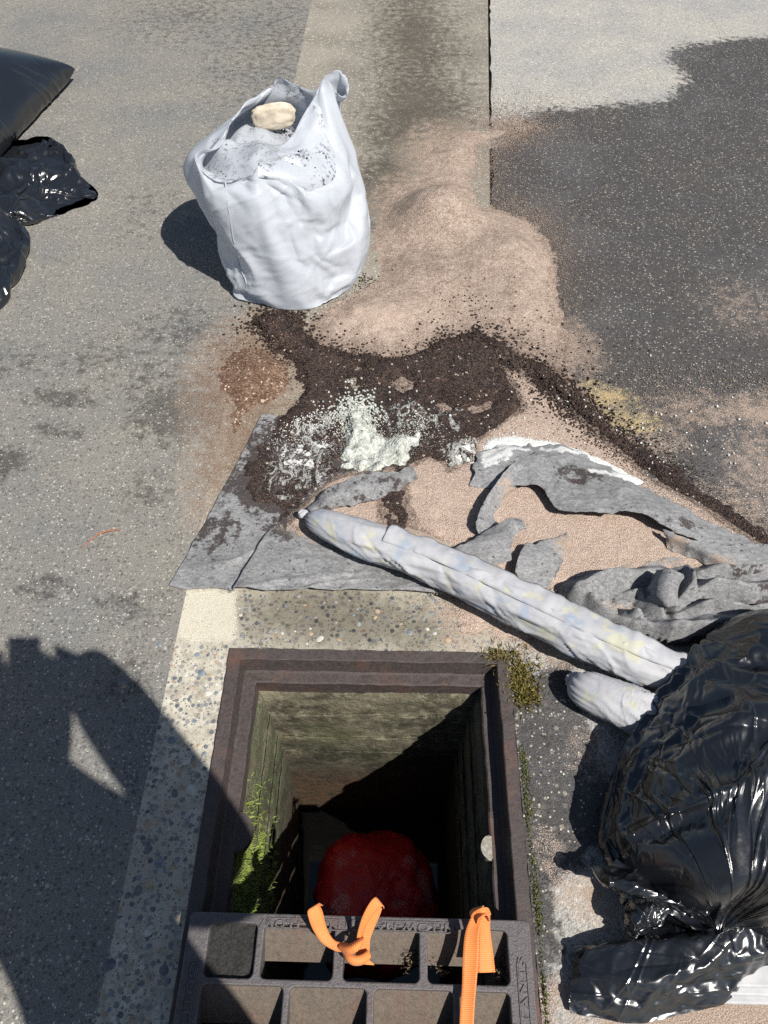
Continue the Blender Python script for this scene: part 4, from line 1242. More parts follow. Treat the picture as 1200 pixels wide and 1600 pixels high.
gx_, gy_ = np.meshgrid(x_, y_)
region = W([(862, 925), (890, 898), (940, 884), (1000, 876), (1050, 868), (1085, 872), (1110, 868), (1180, 850), (1240, 850), (1240, 1000), (1160, 1000), (1100, 1010), (1040, 1012), (980, 998), (925, 970), (890, 950)])
rsd_ = sdpoly(region, gx_.ravel() + 0.008 * fbm(np.column_stack([gx_.ravel(), gy_.ravel()]), 25, 3, 61), gy_.ravel() + 0.008 * fbm(np.column_stack([gx_.ravel(), gy_.ravel()]), 25, 3, 62))
fz = felt_field(gx_.ravel(), gy_.ravel()) * sstep(rsd_, -0.005, 0.02) + 0.004
fc = grid_faces(len(x_), len(y_)); fc = fc[(rsd_[fc] > 0).all(1)]
us_ = np.unique(fc); rm_ = np.full(len(fz), -1); rm_[us_] = np.arange(len(us_))
v = np.column_stack([gx_.ravel(), gy_.ravel(), fz])[us_]; fc = rm_[fc]
nrm_ = normals(v, fc)
if nrm_[:, 2].mean() < 0: fc = fc[:, ::-1]
sv, sf = solid(v, fc, 0.0025)
me = mesh_of('sheet', sv, sf)
felt_attrs(me, sv, 0.6 * sstep(fbm(sv, 7, 2, 63), 0.0, 0.5) + 0.35 * sstep(sv[:, 2], 0.04, 0.015), 0.5 * sstep(sv[:, 2], 0.022, 0.012))
part(fr, 'sheet', me, MAT['felt'])
felt_piece(fr, [[(746, 704, .006), (790, 690, .010), (835, 697, .012), (880, 698, .012), (940, 726, .012), (1010, 762, .010), (1100, 810, .008), (1185, 852, .006)],
                [(742, 722, .024), (785, 708, .034), (832, 716, .045), (880, 722, .046), (942, 748, .044), (1010, 780, .040), (1095, 826, .030), (1188, 864, .02)],
                [(738, 742, .030), (778, 734, .036), (836, 740, .050), (876, 762, .048), (936, 776, .050), (1005, 792, .050), (1090, 835, .034), (1190, 874, .024)],
                [(733, 757, .022), (764, 762, .022), (840, 760, .040), (872, 796, .040), (930, 802, .048), (1000, 803, .052), (1082, 842, .034), (1192, 886, .022)]], 170, 60, th=0.0025, amp=0.0035, seed=11,
           powder_px=[(770, 712, .03, 24, 18, 1.0), (800, 700, .03, 22, 9, .9), (880, 702, .03, 40, 6, .85), (960, 740, .03, 40, 7, .85)], dirt_px=[(910, 740, .05, 30, 18, .8), (1060, 822, .03, 30, 12, .5)])
felt_piece(fr, [[(842, 704, .040), (794, 732, .052), (758, 780, .060), (744, 820, .052), (746, 838, .030)], [(846, 712, .046), (800, 742, .050), (766, 782, .050), (755, 812, .050), (760, 826, .042)], [(858, 726, .022), (810, 756, .018), (780, 786, .018), (772, 806, .024), (778, 816, .034)]], 90, 30, th=0.0022, amp=0.0025, seed=13, sand_px=[(795, 765, .03, 16, 12, .8)])
felt_piece(fr, [[(752, 836, .040), (772, 822, .060), (796, 809, .078), (816, 812, .076), (822, 826, .052)], [(750, 838, .044), (776, 832, .060), (796, 822, .070), (806, 822, .062), (812, 830, .050)], [(726, 850, .046), (762, 848, .056), (790, 842, .060), (800, 840, .054), (804, 836, .050)], [(704, 862, .03), (745, 880, .042), (791, 878, .042), (797, 858, .045), (801, 842, .044)]], 60, 44, th=0.0022, amp=0.002, seed=17)
felt_piece(fr, [[(811, 857, .040), (850, 845, .028), (888, 834, .012)], [(808, 882, .042), (848, 878, .026), (880, 872, .012)], [(810, 912, .020), (850, 918, .016), (870, 905, .012)]], 50, 36, th=0.0022, amp=0.002, seed=19, sand_px=[(882, 850, .02, 12, 16, .9)])
felt_piece(fr, [[(1020, 900, .05), (1014, 925, .06), (1024, 950, .05)], [(1030, 890, .085), (1024, 918, .095), (1038, 948, .075)], [(1046, 888, .108), (1040, 916, .112), (1052, 945, .082)], [(1060, 894, .105), (1052, 920, .10), (1060, 946, .075)], [(1064, 904, .085), (1056, 926, .075), (1060, 948, .06)], [(1054, 908, .07), (1048, 928, .062), (1052, 946, .055)]], 44, 60, th=0.0025, amp=0.0025, seed=29)
felt_piece(fr, [[(1034, 824, .040), (1062, 836, .048), (1120, 852, .050), (1180, 850, .045), (1230, 862, .04)], [(1036, 836, .036), (1068, 848, .042), (1126, 872, .044), (1178, 884, .040), (1230, 892, .036)], [(1042, 856, .012), (1080, 870, .014), (1138, 896, .018), (1172, 922, .02), (1230, 926, .02)]], 100, 40, th=0.0022, amp=0.003, seed=43, sand_px=[(1056, 852, .02, 16, 8, .8), (1120, 884, .03, 24, 8, .7)])

# ------------------------------------------------------------------ absorbent socks
def sock_mat():
    m = Mat('sock_fabric')
    n1, n2 = m.noise(16, 4, 0.6), m.noise(21, 4, 0.6, 0, m.stretch(1, 1, 1, None, (0.4, 0.2, 1.0)))
    c = m.mix(m.mr(n1, 0.35, 0.7), (0.34, 0.345, 0.365), (0.42, 0.42, 0.43))
    c = m.mix(m.math('MULTIPLY', m.mr(n2, 0.55, 0.66), 0.65), c, (0.46, 0.445, 0.30))
    c = m.mix(m.math('MULTIPLY', m.mr(n1, 0.44, 0.36), 0.6), c, (0.25, 0.31, 0.39))
    dirt = m.mr(m.noise(26, 6, 0.75), 0.64, 0.74)
    c = m.mix(m.math('MULTIPLY', dirt, 0.5), c, (0.16, 0.14, 0.13))
    m.out(c, 0.8, m.bump(m.noise(240, 4, 0.7), 0.3, 0.0015), Specular_IOR_Level=0.2)
    return m.m
MAT['sock'] = sock_mat()
def sock(name, path_px, rad, tie_len, seed, base_z, **props):
    K, nu = 420, 72
    rk = cr(np.array(rad)[:, None], K)[:, 0]
    pz = np.array([P(q[0], q[1], base_z + r) for q, r in zip(path_px, np.interp(np.linspace(0, 1, len(path_px)), np.linspace(0, 1, len(rad)), rad))])
    p = cr(pz, K)
    p[:, 2] = base_z + rk
    v, f = tube(p, rk, nu)
    seg = np.linalg.norm(np.diff(p, axis=0), axis=1); L = np.concatenate([[0], np.cumsum(seg)])
    ang = np.tile(np.linspace(0, 2 * np.pi, nu, endpoint=False), K); s = np.repeat(L, nu); r = np.repeat(rk, nu)
    cen = np.repeat(p, nu, 0); out_ = (v - cen) / (r[:, None] + 1e-9)
    q = np.column_stack([np.cos(ang - s * 2.2) * 1.0, np.sin(ang - s * 2.2) * 1.0, s * 5.0])
    tw = ang - s * 4.0 + 0.8 * fbm(np.column_stack([np.cos(ang), np.sin(ang), s * 4]), 1.5, 2, seed + 1)
    q2 = np.column_stack([np.cos(tw), np.sin(tw), s * 3.0])
    w = 0.0025 * ridge(q, 1.5, 3, seed) + 0.0045 * np.clip(ridge(q2 * [1.7, 1.7, 1.0], 1.2, 2, seed + 4), -0.5, 1) * (0.35 + 0.65 * sstep(s, 0.15, 0.4)) + 0.003 * fbm(q * [2, 2, 1.2], 1.6, 3, seed + 7)
    hel = (ang - s * 9.0 + 0.9 * fbm(np.column_stack([np.cos(ang), np.sin(ang), s * 3]), 1.6, 2, seed + 2)) / (2 * np.pi)
    for k_, (fq, am) in enumerate(((4, 0.0024), (7, 0.0014))):
        uu = hel * fq + 1.5 * vn(q2, 1.1, seed + 20 + k_)
        tri = 1 - np.minimum(np.abs(uu - np.floor(uu) - 0.5) * 5, 1)
        w = w + am * tri * sstep(vn(q2 * [1, 1, 1.6], 1.3, seed + 30 + k_), -0.2, 0.5)
    aa = np.angle(np.exp(1j * (ang - np.pi / 2)))
    w = w + strokes(s, aa * 0.05, 150, seed + 60, (0.05, L[-1], -0.15, 0.15), (0.08, 0.32), (0.004, 0.009), (0.0015, 0.0046), -0.42, 0.22)
    w *= sstep(s, 0.03, 0.2) * np.clip(r / 0.04, 0, 1)
    # pleats gathered at the tied end
    w += 0.10 * r * np.abs(np.sin(ang * 9 + 2 * np.sin(ang * 2))) * np.exp(-((s - tie_len) / 0.045) ** 2) * 1.0
    flat = np.where(out_[:, 2] < 0, 1.0 - 0.22 * np.abs(out_[:, 2]), 1.0)
    v = cen + out_ * (r + w)[:, None] * flat[:, None]
    v[:, 2] += 0.0
    me = mesh_of('tube', v, f)
    o = empty(name, tuple(np.append(p[K // 2][:2], base_z)), **props)
    part(o, 'sleeve', me, MAT['sock'])
    return o, p, rk
PX_S = [(473, 803), (484, 808), (500, 816), (540, 832), (600, 854), (660, 876), (720, 902), (790, 936), (860, 970), (930, 1004), (1000, 1034), (1060, 1056), (1130, 1085), (1190, 1110)]
o_s, p_s, r_s = sock('absorbent_sock', PX_S, [.010, .012, .032, .043, .046, .046, .047, .048, .048, .048, .046, .040, .032, .026], 0.035, 3, 0.018, label='long pale grey fabric sock lying diagonally across the felt', category='sock', group='absorbent socks')
# overlapping seam flap along the sock's upper side
def seam_flap(o, p, rk, i0, i1, ang0, ang1, lift, seed):
    idx = np.linspace(i0, i1, 160).astype(int)
    tg = np.gradient(p, axis=0); tg /= np.linalg.norm(tg, axis=1, keepdims=True)
    rows = []
    for t in np.linspace(0, 1, 9):
        a = ang0 + (ang1 - ang0) * t
        s = np.cross(tg[idx], [0, 0, 1.0]); s /= np.linalg.norm(s, axis=1, keepdims=True); u = np.cross(s, tg[idx])
        wob = 0.25 * vn(np.column_stack([np.arange(160) * 0.07, np.full(160, seed)]), 1.0, seed) * t
        rr = rk[idx] + 0.005 + lift * t ** 2 * (0.5 + 0.5 * vn(np.column_stack([np.arange(160) * 0.11, np.full(160, seed + 3)]), 1, seed)) + 0.003 * vn(np.column_stack([np.arange(160) * 0.3, np.full(160, t * 3)]), 1, seed)
        ca, sa = np.cos(a + wob)[:, None], np.sin(a + wob)[:, None]
        rows.append(p[idx] + rr[:, None] * (ca * s + sa * u))
    v = np.vstack(rows); fc = grid_faces(160, 9)
    sv, sf = solid(v, fc, 0.0012)
    part(o, 'seam_flap', mesh_of('seam_flap', sv, sf), MAT['sock'])
seam_flap(o_s, p_s, r_s, 130, 395, 1.2, 2.35, 0.012, 5)
tk = P(473, 803, 0.034)
v, f = blob(0, 0, 0, .011, .011, .011, 30, 16, 0.35, 5, 20)
part(o_s, 'tied_end', mesh_of('tied_end', v + tk, f), MAT['sock'])
o_t, p_t, r_t = sock('absorbent_sock', [(893, 1064), (901, 1069), (912, 1076), (935, 1087), (965, 1100), (1000, 1114), (1040, 1128), (1090, 1145)], [.010, .013, .036, .043, .045, .044, .036, .028], 0.03, 9, 0.002, label='short end of a pale grey fabric sock poking out under the big black bag', category='sock', group='absorbent socks')
tk = P(897, 1062, 0.035)
v, f = blob(0, 0, 0, .015, .013, .014, 40, 22, 0.5, 8, 20)
part(o_t, 'tied_end', mesh_of('tied_end', v + tk, f), MAT['sock'])

# ------------------------------------------------------------------ plastic bags: shells that crumple in a short cloth run
SIM = []
DBG = False
def cloth(name, v, fc, pin, parent, mat, grow=0.08, collider=None, bend=0.12, mass=0.1, stiff=12, sub=1, grav=1.0, post=None, **props):
    me = mesh_of(name, v, fc)
    o = link(name, me, mat, **props)
    g = o.vertex_groups.new(name='pin')
    for i, w in enumerate(pin):
        if w > 0: g.add([i], float(w), 'REPLACE')
    md = o.modifiers.new('cloth', 'CLOTH'); s = md.settings
    s.quality = 4; s.mass = mass; s.vertex_group_mass = 'pin'
    s.tension_stiffness = stiff; s.compression_stiffness = stiff; s.shear_stiffness = 3; s.bending_stiffness = bend
    s.shrink_min = -grow; s.shrink_max = -grow; s.air_damping = 3
    s.effector_weights.gravity = grav
    md.collision_settings.use_self_collision = False
    co = None
    if collider is not None:
        cv, cf = collider
        co = link('collider', mesh_of('collider', cv, cf))
        co.modifiers.new('c', 'COLLISION'); co.collision.thickness_outer = 0.004
        cc = bpy.data.collections.new('colliders'); sc.collection.children.link(cc)
        COL.objects.unlink(co); cc.objects.link(co)
        md.collision_settings.use_collision = True; md.collision_settings.distance_min = 0.004; md.collision_settings.collision_quality = 2
        md.collision_settings.collection = cc
    else:
        md.collision_settings.use_collision = False
    md.point_cache.frame_end = 60
    SIM.append((o, co, parent, mat, sub, post))
    return o
def run_cloth(frames):
    for k in range(1, frames + 1):
        sc.frame_set(k)
        if DBG: print(k, round(time.time() - T0, 1))
    dg = bpy.context.evaluated_depsgraph_get()
    done = []
    for o, co, parent, mat, sub, post in SIM:
        me = bpy.data.meshes.new_from_object(o.evaluated_get(dg))
        done.append(me)
    for (o, co, parent, mat, sub, post), me in zip(SIM, done):
        o.modifiers.clear(); o.vertex_groups.clear(); o.data = me
        if sub:
            md = o.modifiers.new('smooth', 'SUBSURF'); md.levels = sub; md.render_levels = sub
    bpy.context.view_layer.update()
    dg = bpy.context.evaluated_depsgraph_get()
    done = [bpy.data.meshes.new_from_object(q[0].evaluated_get(dg)) for q in SIM]
    for (o, co, parent, mat, sub, post), me in zip(SIM, done):
        o.modifiers.clear(); o.data = me
        cc = np.zeros(len(me.vertices) * 3); me.vertices.foreach_get('co', cc); cc = cc.reshape(-1, 3)
        if post is not None:
            nr = np.zeros(len(me.vertices) * 3); me.vertices.foreach_get('normal', nr); nr = nr.reshape(-1, 3)
            cc = cc + nr * post(cc, nr)[:, None]
        cc[:, 2] = np.maximum(cc[:, 2], 0.002)
        me.vertices.foreach_set('co', cc.astype(np.float32).ravel()); me.update()
        me.polygons.foreach_set('use_smooth', np.ones(len(me.polygons), bool))
        if parent: adopt(parent, o)
    for o, co, *_ in SIM:
        if co is not None:
            cc = co.users_collection[0]; bpy.data.objects.remove(co); bpy.data.collections.remove(cc)
    sc.frame_set(1)

def plastic_mat(name, base, rough, spec=0.5, transl=0.0, dirt=0.0, crease=0.5):
    m = Mat(name)
    n = m.noise(42, 3, 0.55, 1.2, m.stretch(1.0, 0.45, 1.0, None, (0, 0, 0.7)))
    n2 = m.noise(15, 2, 0.5, 1.5)
    rd = m.math('ABSOLUTE', m.math('SUBTRACT', m.noise(24, 2, 0.5, 0.6, m.stretch(0.5, 1.2, 1.0, None, (0, 0, -0.6))), 0.5))
    h = m.math('ADD', m.math('MULTIPLY', m.mr(rd, 0.0, 0.16), 0.3), m.math('ADD', m.math('MULTIPLY', n, 0.25), n2))
    c = m.mix(m.cn(5, 2), tuple(x * 0.85 for x in base), base)
    if dirt:
        d = m.math('MULTIPLY', m.mr(m.noise(75, 5, 0.75), 0.52, 0.60), m.at('dirt'))
        c = m.mix(m.math('MULTIPLY', d, dirt), c, (0.05, 0.038, 0.03))
    dust = m.cn(90, 4, 0.75)
    r = m.math('ADD', rough, m.math('MULTIPLY', dust, 0.12))
    nr = m.bump(h, crease, 0.006)
    m.out(c, r, nr, Specular_IOR_Level=spec)
    if transl:
        tb = m.n('ShaderNodeBsdfTranslucent'); m.set(tb.inputs['Color'], tuple(min(1, x * 1.05) for x in base)); m.set(tb.inputs['Normal'], nr)
        mx = m.n('ShaderNodeMixShader'); mx.inputs[0].default_value = transl
        m.t.links.new(m.b.outputs[0], mx.inputs[1]); m.t.links.new(tb.outputs[0], mx.inputs[2])
        m.t.links.new(mx.outputs[0], m.t.nodes['Material Output'].inputs[0])
    return m.m
MAT['black'] = plastic_mat('black_plastic_film', (0.011, 0.0125, 0.0155), 0.18, 0.9, crease=0.06)
MAT['white'] = plastic_mat('white_plastic_film', (0.62, 0.65, 0.695), 0.34, 0.4, 0.42, 1.0, 0.05)

def dome(outline, h, nu, nv, e1=0.75, e2=0.85, zmid=0.28, seed=0, amp=0.06, cen=None, lean=(0, 0), corners=(), pleat=None, gather=False, neck=None):
    """closed bag shell standing on its belly; outline = widest contour (world xy)"""
    o = cr(np.asarray(outline)[:, :2], nu, True)
    c = o.mean(0) if cen is None else np.asarray(cen)
    rows = []
    prof = []
    for t in np.linspace(0.02, 1, 6): prof.append((0.80 * t, 0.003))
    for t in np.linspace(0, 1, 7)[1:]: prof.append((0.80 + 0.20 * math.sin(t * math.pi / 2), 0.003 + (zmid * h - 0.003) * (1 - math.cos(t * math.pi / 2))))
    nb = len(prof)
    for t in np.linspace(0, 1, nv)[1:]:
        a = t * math.pi / 2 * 0.985
        prof.append((math.cos(a) ** e1, zmid * h + (1 - zmid) * h * math.sin(a) ** e2))
    flat = np.zeros(nu)
    K = len(outline)
    for ci in corners:
        du = np.abs((np.arange(nu) / nu * K - ci + K / 2) % K - K / 2)
        flat = np.maximum(flat, np.exp(-(du / 0.55) ** 2))
    prof.append((0.004, h * 1.0))
    for r, z in prof:
        k = z / h
        zz = z * (1 - flat * sstep(r, 0.25, 1.0) * 0.9)
        if neck is None:
            rows.append(np.column_stack([c + (o - c) * r + np.array(lean) * k, zz]))
        else:
            rows.append(np.column_stack([(o + (np.asarray(neck) - o) * (1 - r)) if len(rows) >= nb else c + (o - c) * r, zz]))
    if neck is not None:
        V_ = np.vstack(rows[nb:])
        sd_ = np.maximum(sdpoly(o, V_[:, 0], V_[:, 1]), 0)
        sd_ = sd_ / sd_.max()
        V_[:, 2] = zmid * h + (1 - zmid) * h * (1 - (1 - sd_) ** 2.4) ** 0.62
        V_[-2 * nu:, 2] = V_[-2 * nu:, 2].mean()
        rows = rows[:nb] + [V_[k * nu:(k + 1) * nu] for k in range(len(V_) // nu)]
    v = np.vstack(rows)
    fc = grid_faces(nu, len(prof), True)
    nr = normals(v, fc)
    if (nr[:, 2] * v[:, 2]).sum() < 0: fc = fc[:, ::-1]; nr = -nr
    up = sstep(v[:, 2], 0.0, 0.4 * h)
    v = v + nr * (up * amp * h * (fbm(v, 2.2 / h * 0.6, 3, seed)))[:, None]
    if pleat is not None:
        (px, py), wl, am, (ox, oy) = pleat      # folds run away from (ox, oy), bent by noise
        d = v[:, :2] - np.array([ox, oy])
        th_ = np.arctan2(d[:, 1], d[:, 0])
        t = th_ / wl + 0.8 * fbm(v, 5, 2, seed + 8)
        q = np.column_stack([t, np.hypot(d[:, 0], d[:, 1]) * 2.0])
        v = v + nr * (up * am * ridge(q, 1.0, 2, seed + 9))[:, None]
    # close the top
    N = len(v)
    pin = np.zeros(N); pin[:nu * 7] = 1
    if gather: pin[-nu * 2:] = 1
    return v, fc, pin, nu
def cap_top(v, fc, nu):
    return v, fc
def bag(name, outline, h, nu, nv, grow, seed, mat, lean=(0, 0), e1=0.75, e2=0.85, amp=0.08, zmid=0.28, cen=None, shrink=0.93, corners=(), pleat=None, gather=False, post=None, sub=1, neck=None, bend=0.12, **props):
    v, fc, pin, nu = dome(outline, h, nu, nv, e1, e2, zmid, seed, amp, cen, lean, corners, pleat, gather, neck)
    c = v.mean(0)
    cv = v.copy(); cc = np.array([c[0], c[1], 0]); cv = cc + (cv - cc) * [shrink, shrink, shrink + 0.01]
    root = empty(name, (c[0], c[1], 0), **props)
    cloth('body', v, fc, pin, root, mat, grow, None if neck is not None else (cv, fc), post=post, sub=sub, bend=bend, grav=0.12 if neck is not None else 1.0)
    return root

def crest(x):
    """sharp crests, wide hollows"""
    return 1 - 2 * np.abs(x) ** 0.75
def pleats_big(c, n):
    d = c[:, :2] - NECK
    a = np.arctan2(d[:, 1], d[:, 0]); t = np.hypot(d[:, 0], d[:, 1])
    up = sstep(c[:, 2], 0.01, 0.05)
    # wrinkles run towards the neck: u along, v across
    am = 2.2
    r = strokes(t, (a - am) * 0.30, 150, 41, (0.04, 0.62, -0.55, 0.55), (0.05, 0.34), (0.003, 0.011), (0.0012, 0.0065), 0.0, 0.30, 0.8)
    r += strokes(t, (a - am) * 0.30, 120, 43, (0.04, 0.62, -0.55, 0.55), (0.03, 0.12), (0.0025, 0.006), (0.0008, 0.003), 0.4, 0.9, 0.8)
    r += strokes(t, (a - am) * 0.30, 40, 42, (0.30, 0.62, -0.6, 0.2), (0.10, 0.3), (0.006, 0.014), (0.002, 0.006), 1.2, 0.4, 0.5)
    return r * up
def pleats_xy(seed, n, length, width, amp, ang, spread):
    def f(c, nn):
        b = (c[:, 0].min(), c[:, 0].max(), c[:, 1].min(), c[:, 1].max())
        return strokes(c[:, 0], c[:, 1] + 0.5 * c[:, 2], n, seed, b, length, width, amp, ang, spread, 0.6) * sstep(c[:, 2], 0.006, 0.03)
    return f
def pleats_fan(px, py, k, amp, seed):
    O = P(px, py)[:2]
    def f(c, n):
        d = c[:, :2] - O
        a = np.arctan2(d[:, 1], d[:, 0]); t = np.hypot(d[:, 0], d[:, 1])
        q = np.column_stack([a + 0.05 * fbm(c, 8, 2, seed), t * 0.15])
        return sstep(c[:, 2], 0.01, 0.05) * (amp * (crest(vn(q, k, seed)) + 0.45 * crest(vn(q, k * 2.3, seed + 1))) * sstep(t, 0.02, 0.12) + creases(c, 6.0, amp * 1.2, seed + 3, 5))
    return f
def slack(amp, sc_, seed):
    def f(c, n):
        return sstep(c[:, 2], 0.008, 0.04) * creases(c, sc_, amp * 1.3, seed)
    return f
def creases(c, f0, amp, seed, n=7):
    """long straight sharp creases in several directions"""
    r = np.random.default_rng(seed)
    wp = fbm(c, 3.5, 2, seed)
    out_ = np.zeros(len(c))
    for k in range(n):
        d = r.normal(0, 1, 3); d[2] *= 0.5; d /= np.linalg.norm(d)
        f = f0 * r.uniform(0.6, 1.9)
        u = (c @ d) * f + 0.55 * wp * f / f0 + r.uniform(0, 1)
        tri = 1 - 2 * np.abs(u - np.floor(u) - 0.5)
        out_ += amp * f0 / f * (np.abs(1 - 2 * tri) ** 1.6) * sstep(vn(c, f0 * 0.55, seed + k), -0.1, 0.45)
    return out_
OUT_R = W([(1110, 1012), (1082, 1055), (1040, 1102), (1012, 1150), (985, 1200), (962, 1255), (956, 1298), (972, 1338), (1014, 1378), (1070, 1412), (1140, 1440), (1230, 1460), (1350, 1450), (1450, 1360), (1480, 1220), (1420, 1070), (1300, 985), (1180, 968)], 0.10)
NECK = P(1120, 1462, 0.08)[:2]
big = bag('trash_bag', OUT_R, 0.31, 190, 56, 0.095, 3, MAT['black'], amp=0.10, gather=True, neck=NECK, bend=0.04, shrink=0.95, post=pleats_big, sub=2, label='large full black plastic trash bag at the right, covering the end of the sock', category='trash bag', group='black trash bags')
def film(parent, rows, nu, nv, seed, grow=0.06, pinrows=(0, -1), pincols=(), amp=0.006, mat=None, name='flap', post=None):
    v = loft([W(r) for r in rows], nu, nv)
    fc = grid_faces(nu, nv)
    nr = normals(v, fc)
    if nr[:, 2].mean() < 0: fc = fc[:, ::-1]; nr = -nr
    v = v + nr * (amp * fbm(v, 14, 3, seed))[:, None]
    pin = np.zeros((nv, nu))
    for r in pinrows: pin[r] = 1
    for c in pincols: pin[:, c] = 1
    return cloth(name, v, fc, pin.ravel(), parent, mat or MAT['black'], grow, None, grav=0.05, sub=2, post=post or pleats_xy(seed, 46, (0.05, 0.22), (0.004, 0.010), (0.0012, 0.0045), 0.35, 0.7))
film(big, [[(905, 1484, .004), (960, 1472, .01), (1010, 1464, .02), (1080, 1452, .03), (1150, 1432, .04), (1230, 1440, .04)],
           [(897, 1492, .030), (955, 1486, .05), (1020, 1478, .060), (1090, 1466, .075), (1160, 1452, .085), (1230, 1452, .08)],
           [(893, 1525, .040), (950, 1525, .06), (1020, 1528, .070), (1090, 1515, .080), (1150, 1498, .085), (1230, 1480, .075)],
           [(891, 1555, .03), (945, 1565, .038), (1010, 1570, .045), (1070, 1556, .05), (1140, 1535, .055), (1230, 1500, .055)],
           [(890, 1582, .008), (940, 1592, .008), (1000, 1598, .010), (1060, 1587, .012), (1130, 1564, .018), (1230, 1512, .02)]], 64, 34, 5, 0.02, amp=0.006,
     post=lambda c, n: strokes(c[:, 0], c[:, 1], 44, 5, (0.28, 0.85, 0.12, 0.34), (0.08, 0.34), (0.004, 0.011), (0.001, 0.0042), 0.15, 0.45, 0.4) + strokes(c[:, 0], c[:, 1], 30, 6, (0.28, 0.85, 0.12, 0.34), (0.02, 0.08), (0.003, 0.006), (0.001, 0.003), 1.3, 0.5, 0.5))
film(big, [[(1000, 1320, .05), (1060, 1370, .06), (1130, 1410, .07)], [(960, 1335, .10), (1020, 1385, .13), (1110, 1425, .12)], [(938, 1343, .085), (950, 1374, .11), (1000, 1392, .12), (1080, 1420, .10)], [(940, 1368, .04), (966, 1388, .06), (1010, 1402, .08), (1060, 1425, .06)]], 44, 28, 7, 0.04)
film(big, [[(962, 1392, .05), (1000, 1400, .08), (1050, 1415, .08)], [(968, 1430, .06), (1000, 1432, .09), (1040, 1432, .07)], [(976, 1470, .05), (995, 1465, .06), (1020, 1455, .05)], [(982, 1500, .02), (990, 1495, .02), (1005, 1480, .02)]], 28, 30, 9, 0.04)

def pillow(cx, cy, w, l, rot, nw, nl, fill, pressure, seed, post, **props):
    iu, iv = np.meshgrid(np.linspace(-1, 1, nw), np.linspace(-1, 1, nl))
    iu, iv = iu.ravel(), iv.ravel()
    prof_ = ((1 - np.abs(iu) ** 2.6) * (1 - np.abs(iv) ** 2.6)) ** 0.62
    ca, sa = math.cos(rot), math.sin(rot)
    x, y = iu * w / 2, iv * l / 2
    X, Y = cx + x * ca - y * sa, cy + x * sa + y * ca
    p = np.column_stack([X, Y])
    lump = 1 + 0.25 * fbm(p, 4, 2, seed)
    top = np.column_stack([X, Y, 0.03 + fill * prof_ * lump])
    bot = np.column_stack([X, Y, 0.03 - np.minimum(0.026, fill * prof_)])
    border = (np.abs(iu) > 0.999) | (np.abs(iv) > 0.999)
    N = nw * nl
    fc = grid_faces(nw, nl)
    mp = np.arange(N) + N; mp[border] = np.arange(N)[border]
    keep = np.concatenate([np.arange(N), np.arange(N)[~border] + N])
    allv = np.vstack([top, bot])
    rm = np.full(2 * N, -1); rm[keep] = np.arange(len(keep))
    f2 = rm[mp[fc][:, ::-1]]
    v = allv[keep]
    fcs = np.vstack([fc, f2])
    root = empty('trash_bag', (cx, cy, 0), **props)
    g = 40.0
    gv = np.array([(cx - 1, cy - 1, 0), (cx + 1, cy - 1, 0), (cx + 1, cy + 1, 0), (cx - 1, cy + 1, 0)])
    o = cloth('body', v, fcs, np.zeros(len(v)), root, MAT['black'], -0.0, (gv, np.array([[0, 1, 2, 3]])), bend=0.05, post=post, sub=2)
    st = o.modifiers['cloth'].settings
    st.use_pressure = True; st.uniform_pressure_force = pressure
    st.shrink_min = -0.01; st.shrink_max = -0.01
    return root
c1 = P(112, 92, 0.03)
def corner_at(px, py, w, l, rot):
    """centre of a pillow whose corner (+w,+l)/2 touches the pixel"""
    q = P(px, py, 0.03); ca, sa = math.cos(rot), math.sin(rot)
    return q[0] - (w / 2 * ca - l / 2 * sa), q[1] - (w / 2 * sa + l / 2 * ca)
r1 = math.radians(-7); q1 = corner_at(124, 116, 0.80, 0.92, r1)
b1 = pillow(q1[0], q1[1], 0.80, 0.92, r1, 46, 52, 0.13, 5.0, 13, pleats_xy(14, 60, (0.06, 0.35), (0.005, 0.014), (0.002, 0.006), -0.5, 0.8), label='black plastic trash bag with a pointed corner, farthest at the left', category='trash bag', group='black trash bags')
b2 = bag('trash_bag', W([(38, 206), (62, 204), (86, 208), (104, 230), (113, 250), (122, 273), (134, 282), (149, 292), (142, 304), (92, 324), (38, 345), (-20, 352), (-90, 330), (-120, 270), (-60, 225)], 0.03), 0.12, 150, 40, 0.10, 17, MAT['black'], corners=(7, 2), gather=True, neck=P(18, 338, .05)[:2], bend=0.04, shrink=0.9, post=lambda c, n: fan_folds(c), sub=2, label='slack pleated black trash bag, middle one of three at the left', category='trash bag', group='black trash bags')
def fan_folds(c):
    d = c[:, :2] - P(12, 345, .05)[:2]
    a = np.arctan2(d[:, 1], d[:, 0]); t = np.hypot(d[:, 0], d[:, 1])
    r = strokes(t, (a - 0.7) * 0.25, 60, 51, (0.05, 0.5, -0.35, 0.35), (0.15, 0.5), (0.006, 0.016), (0.003, 0.010), 0.0, 0.10, 0.3)
    return r * sstep(c[:, 2], 0.008, 0.03)
b3 = bag('trash_bag', W([(0, 325), (22, 340), (33, 352), (30, 375), (22, 400), (8, 430), (-20, 462), (-90, 480), (-160, 430), (-150, 350), (-70, 320)], 0.06), 0.17, 100, 30, 0.09, 23, MAT['black'], gather=True, neck=P(-10, 335, .05)[:2], bend=0.04, post=pleats_xy(24, 40, (0.06, 0.25), (0.005, 0.012), (0.002, 0.006), -1.1, 0.4), sub=2, label='black trash bag bulging at the left, nearest of three', category='trash bag', group='black trash bags')

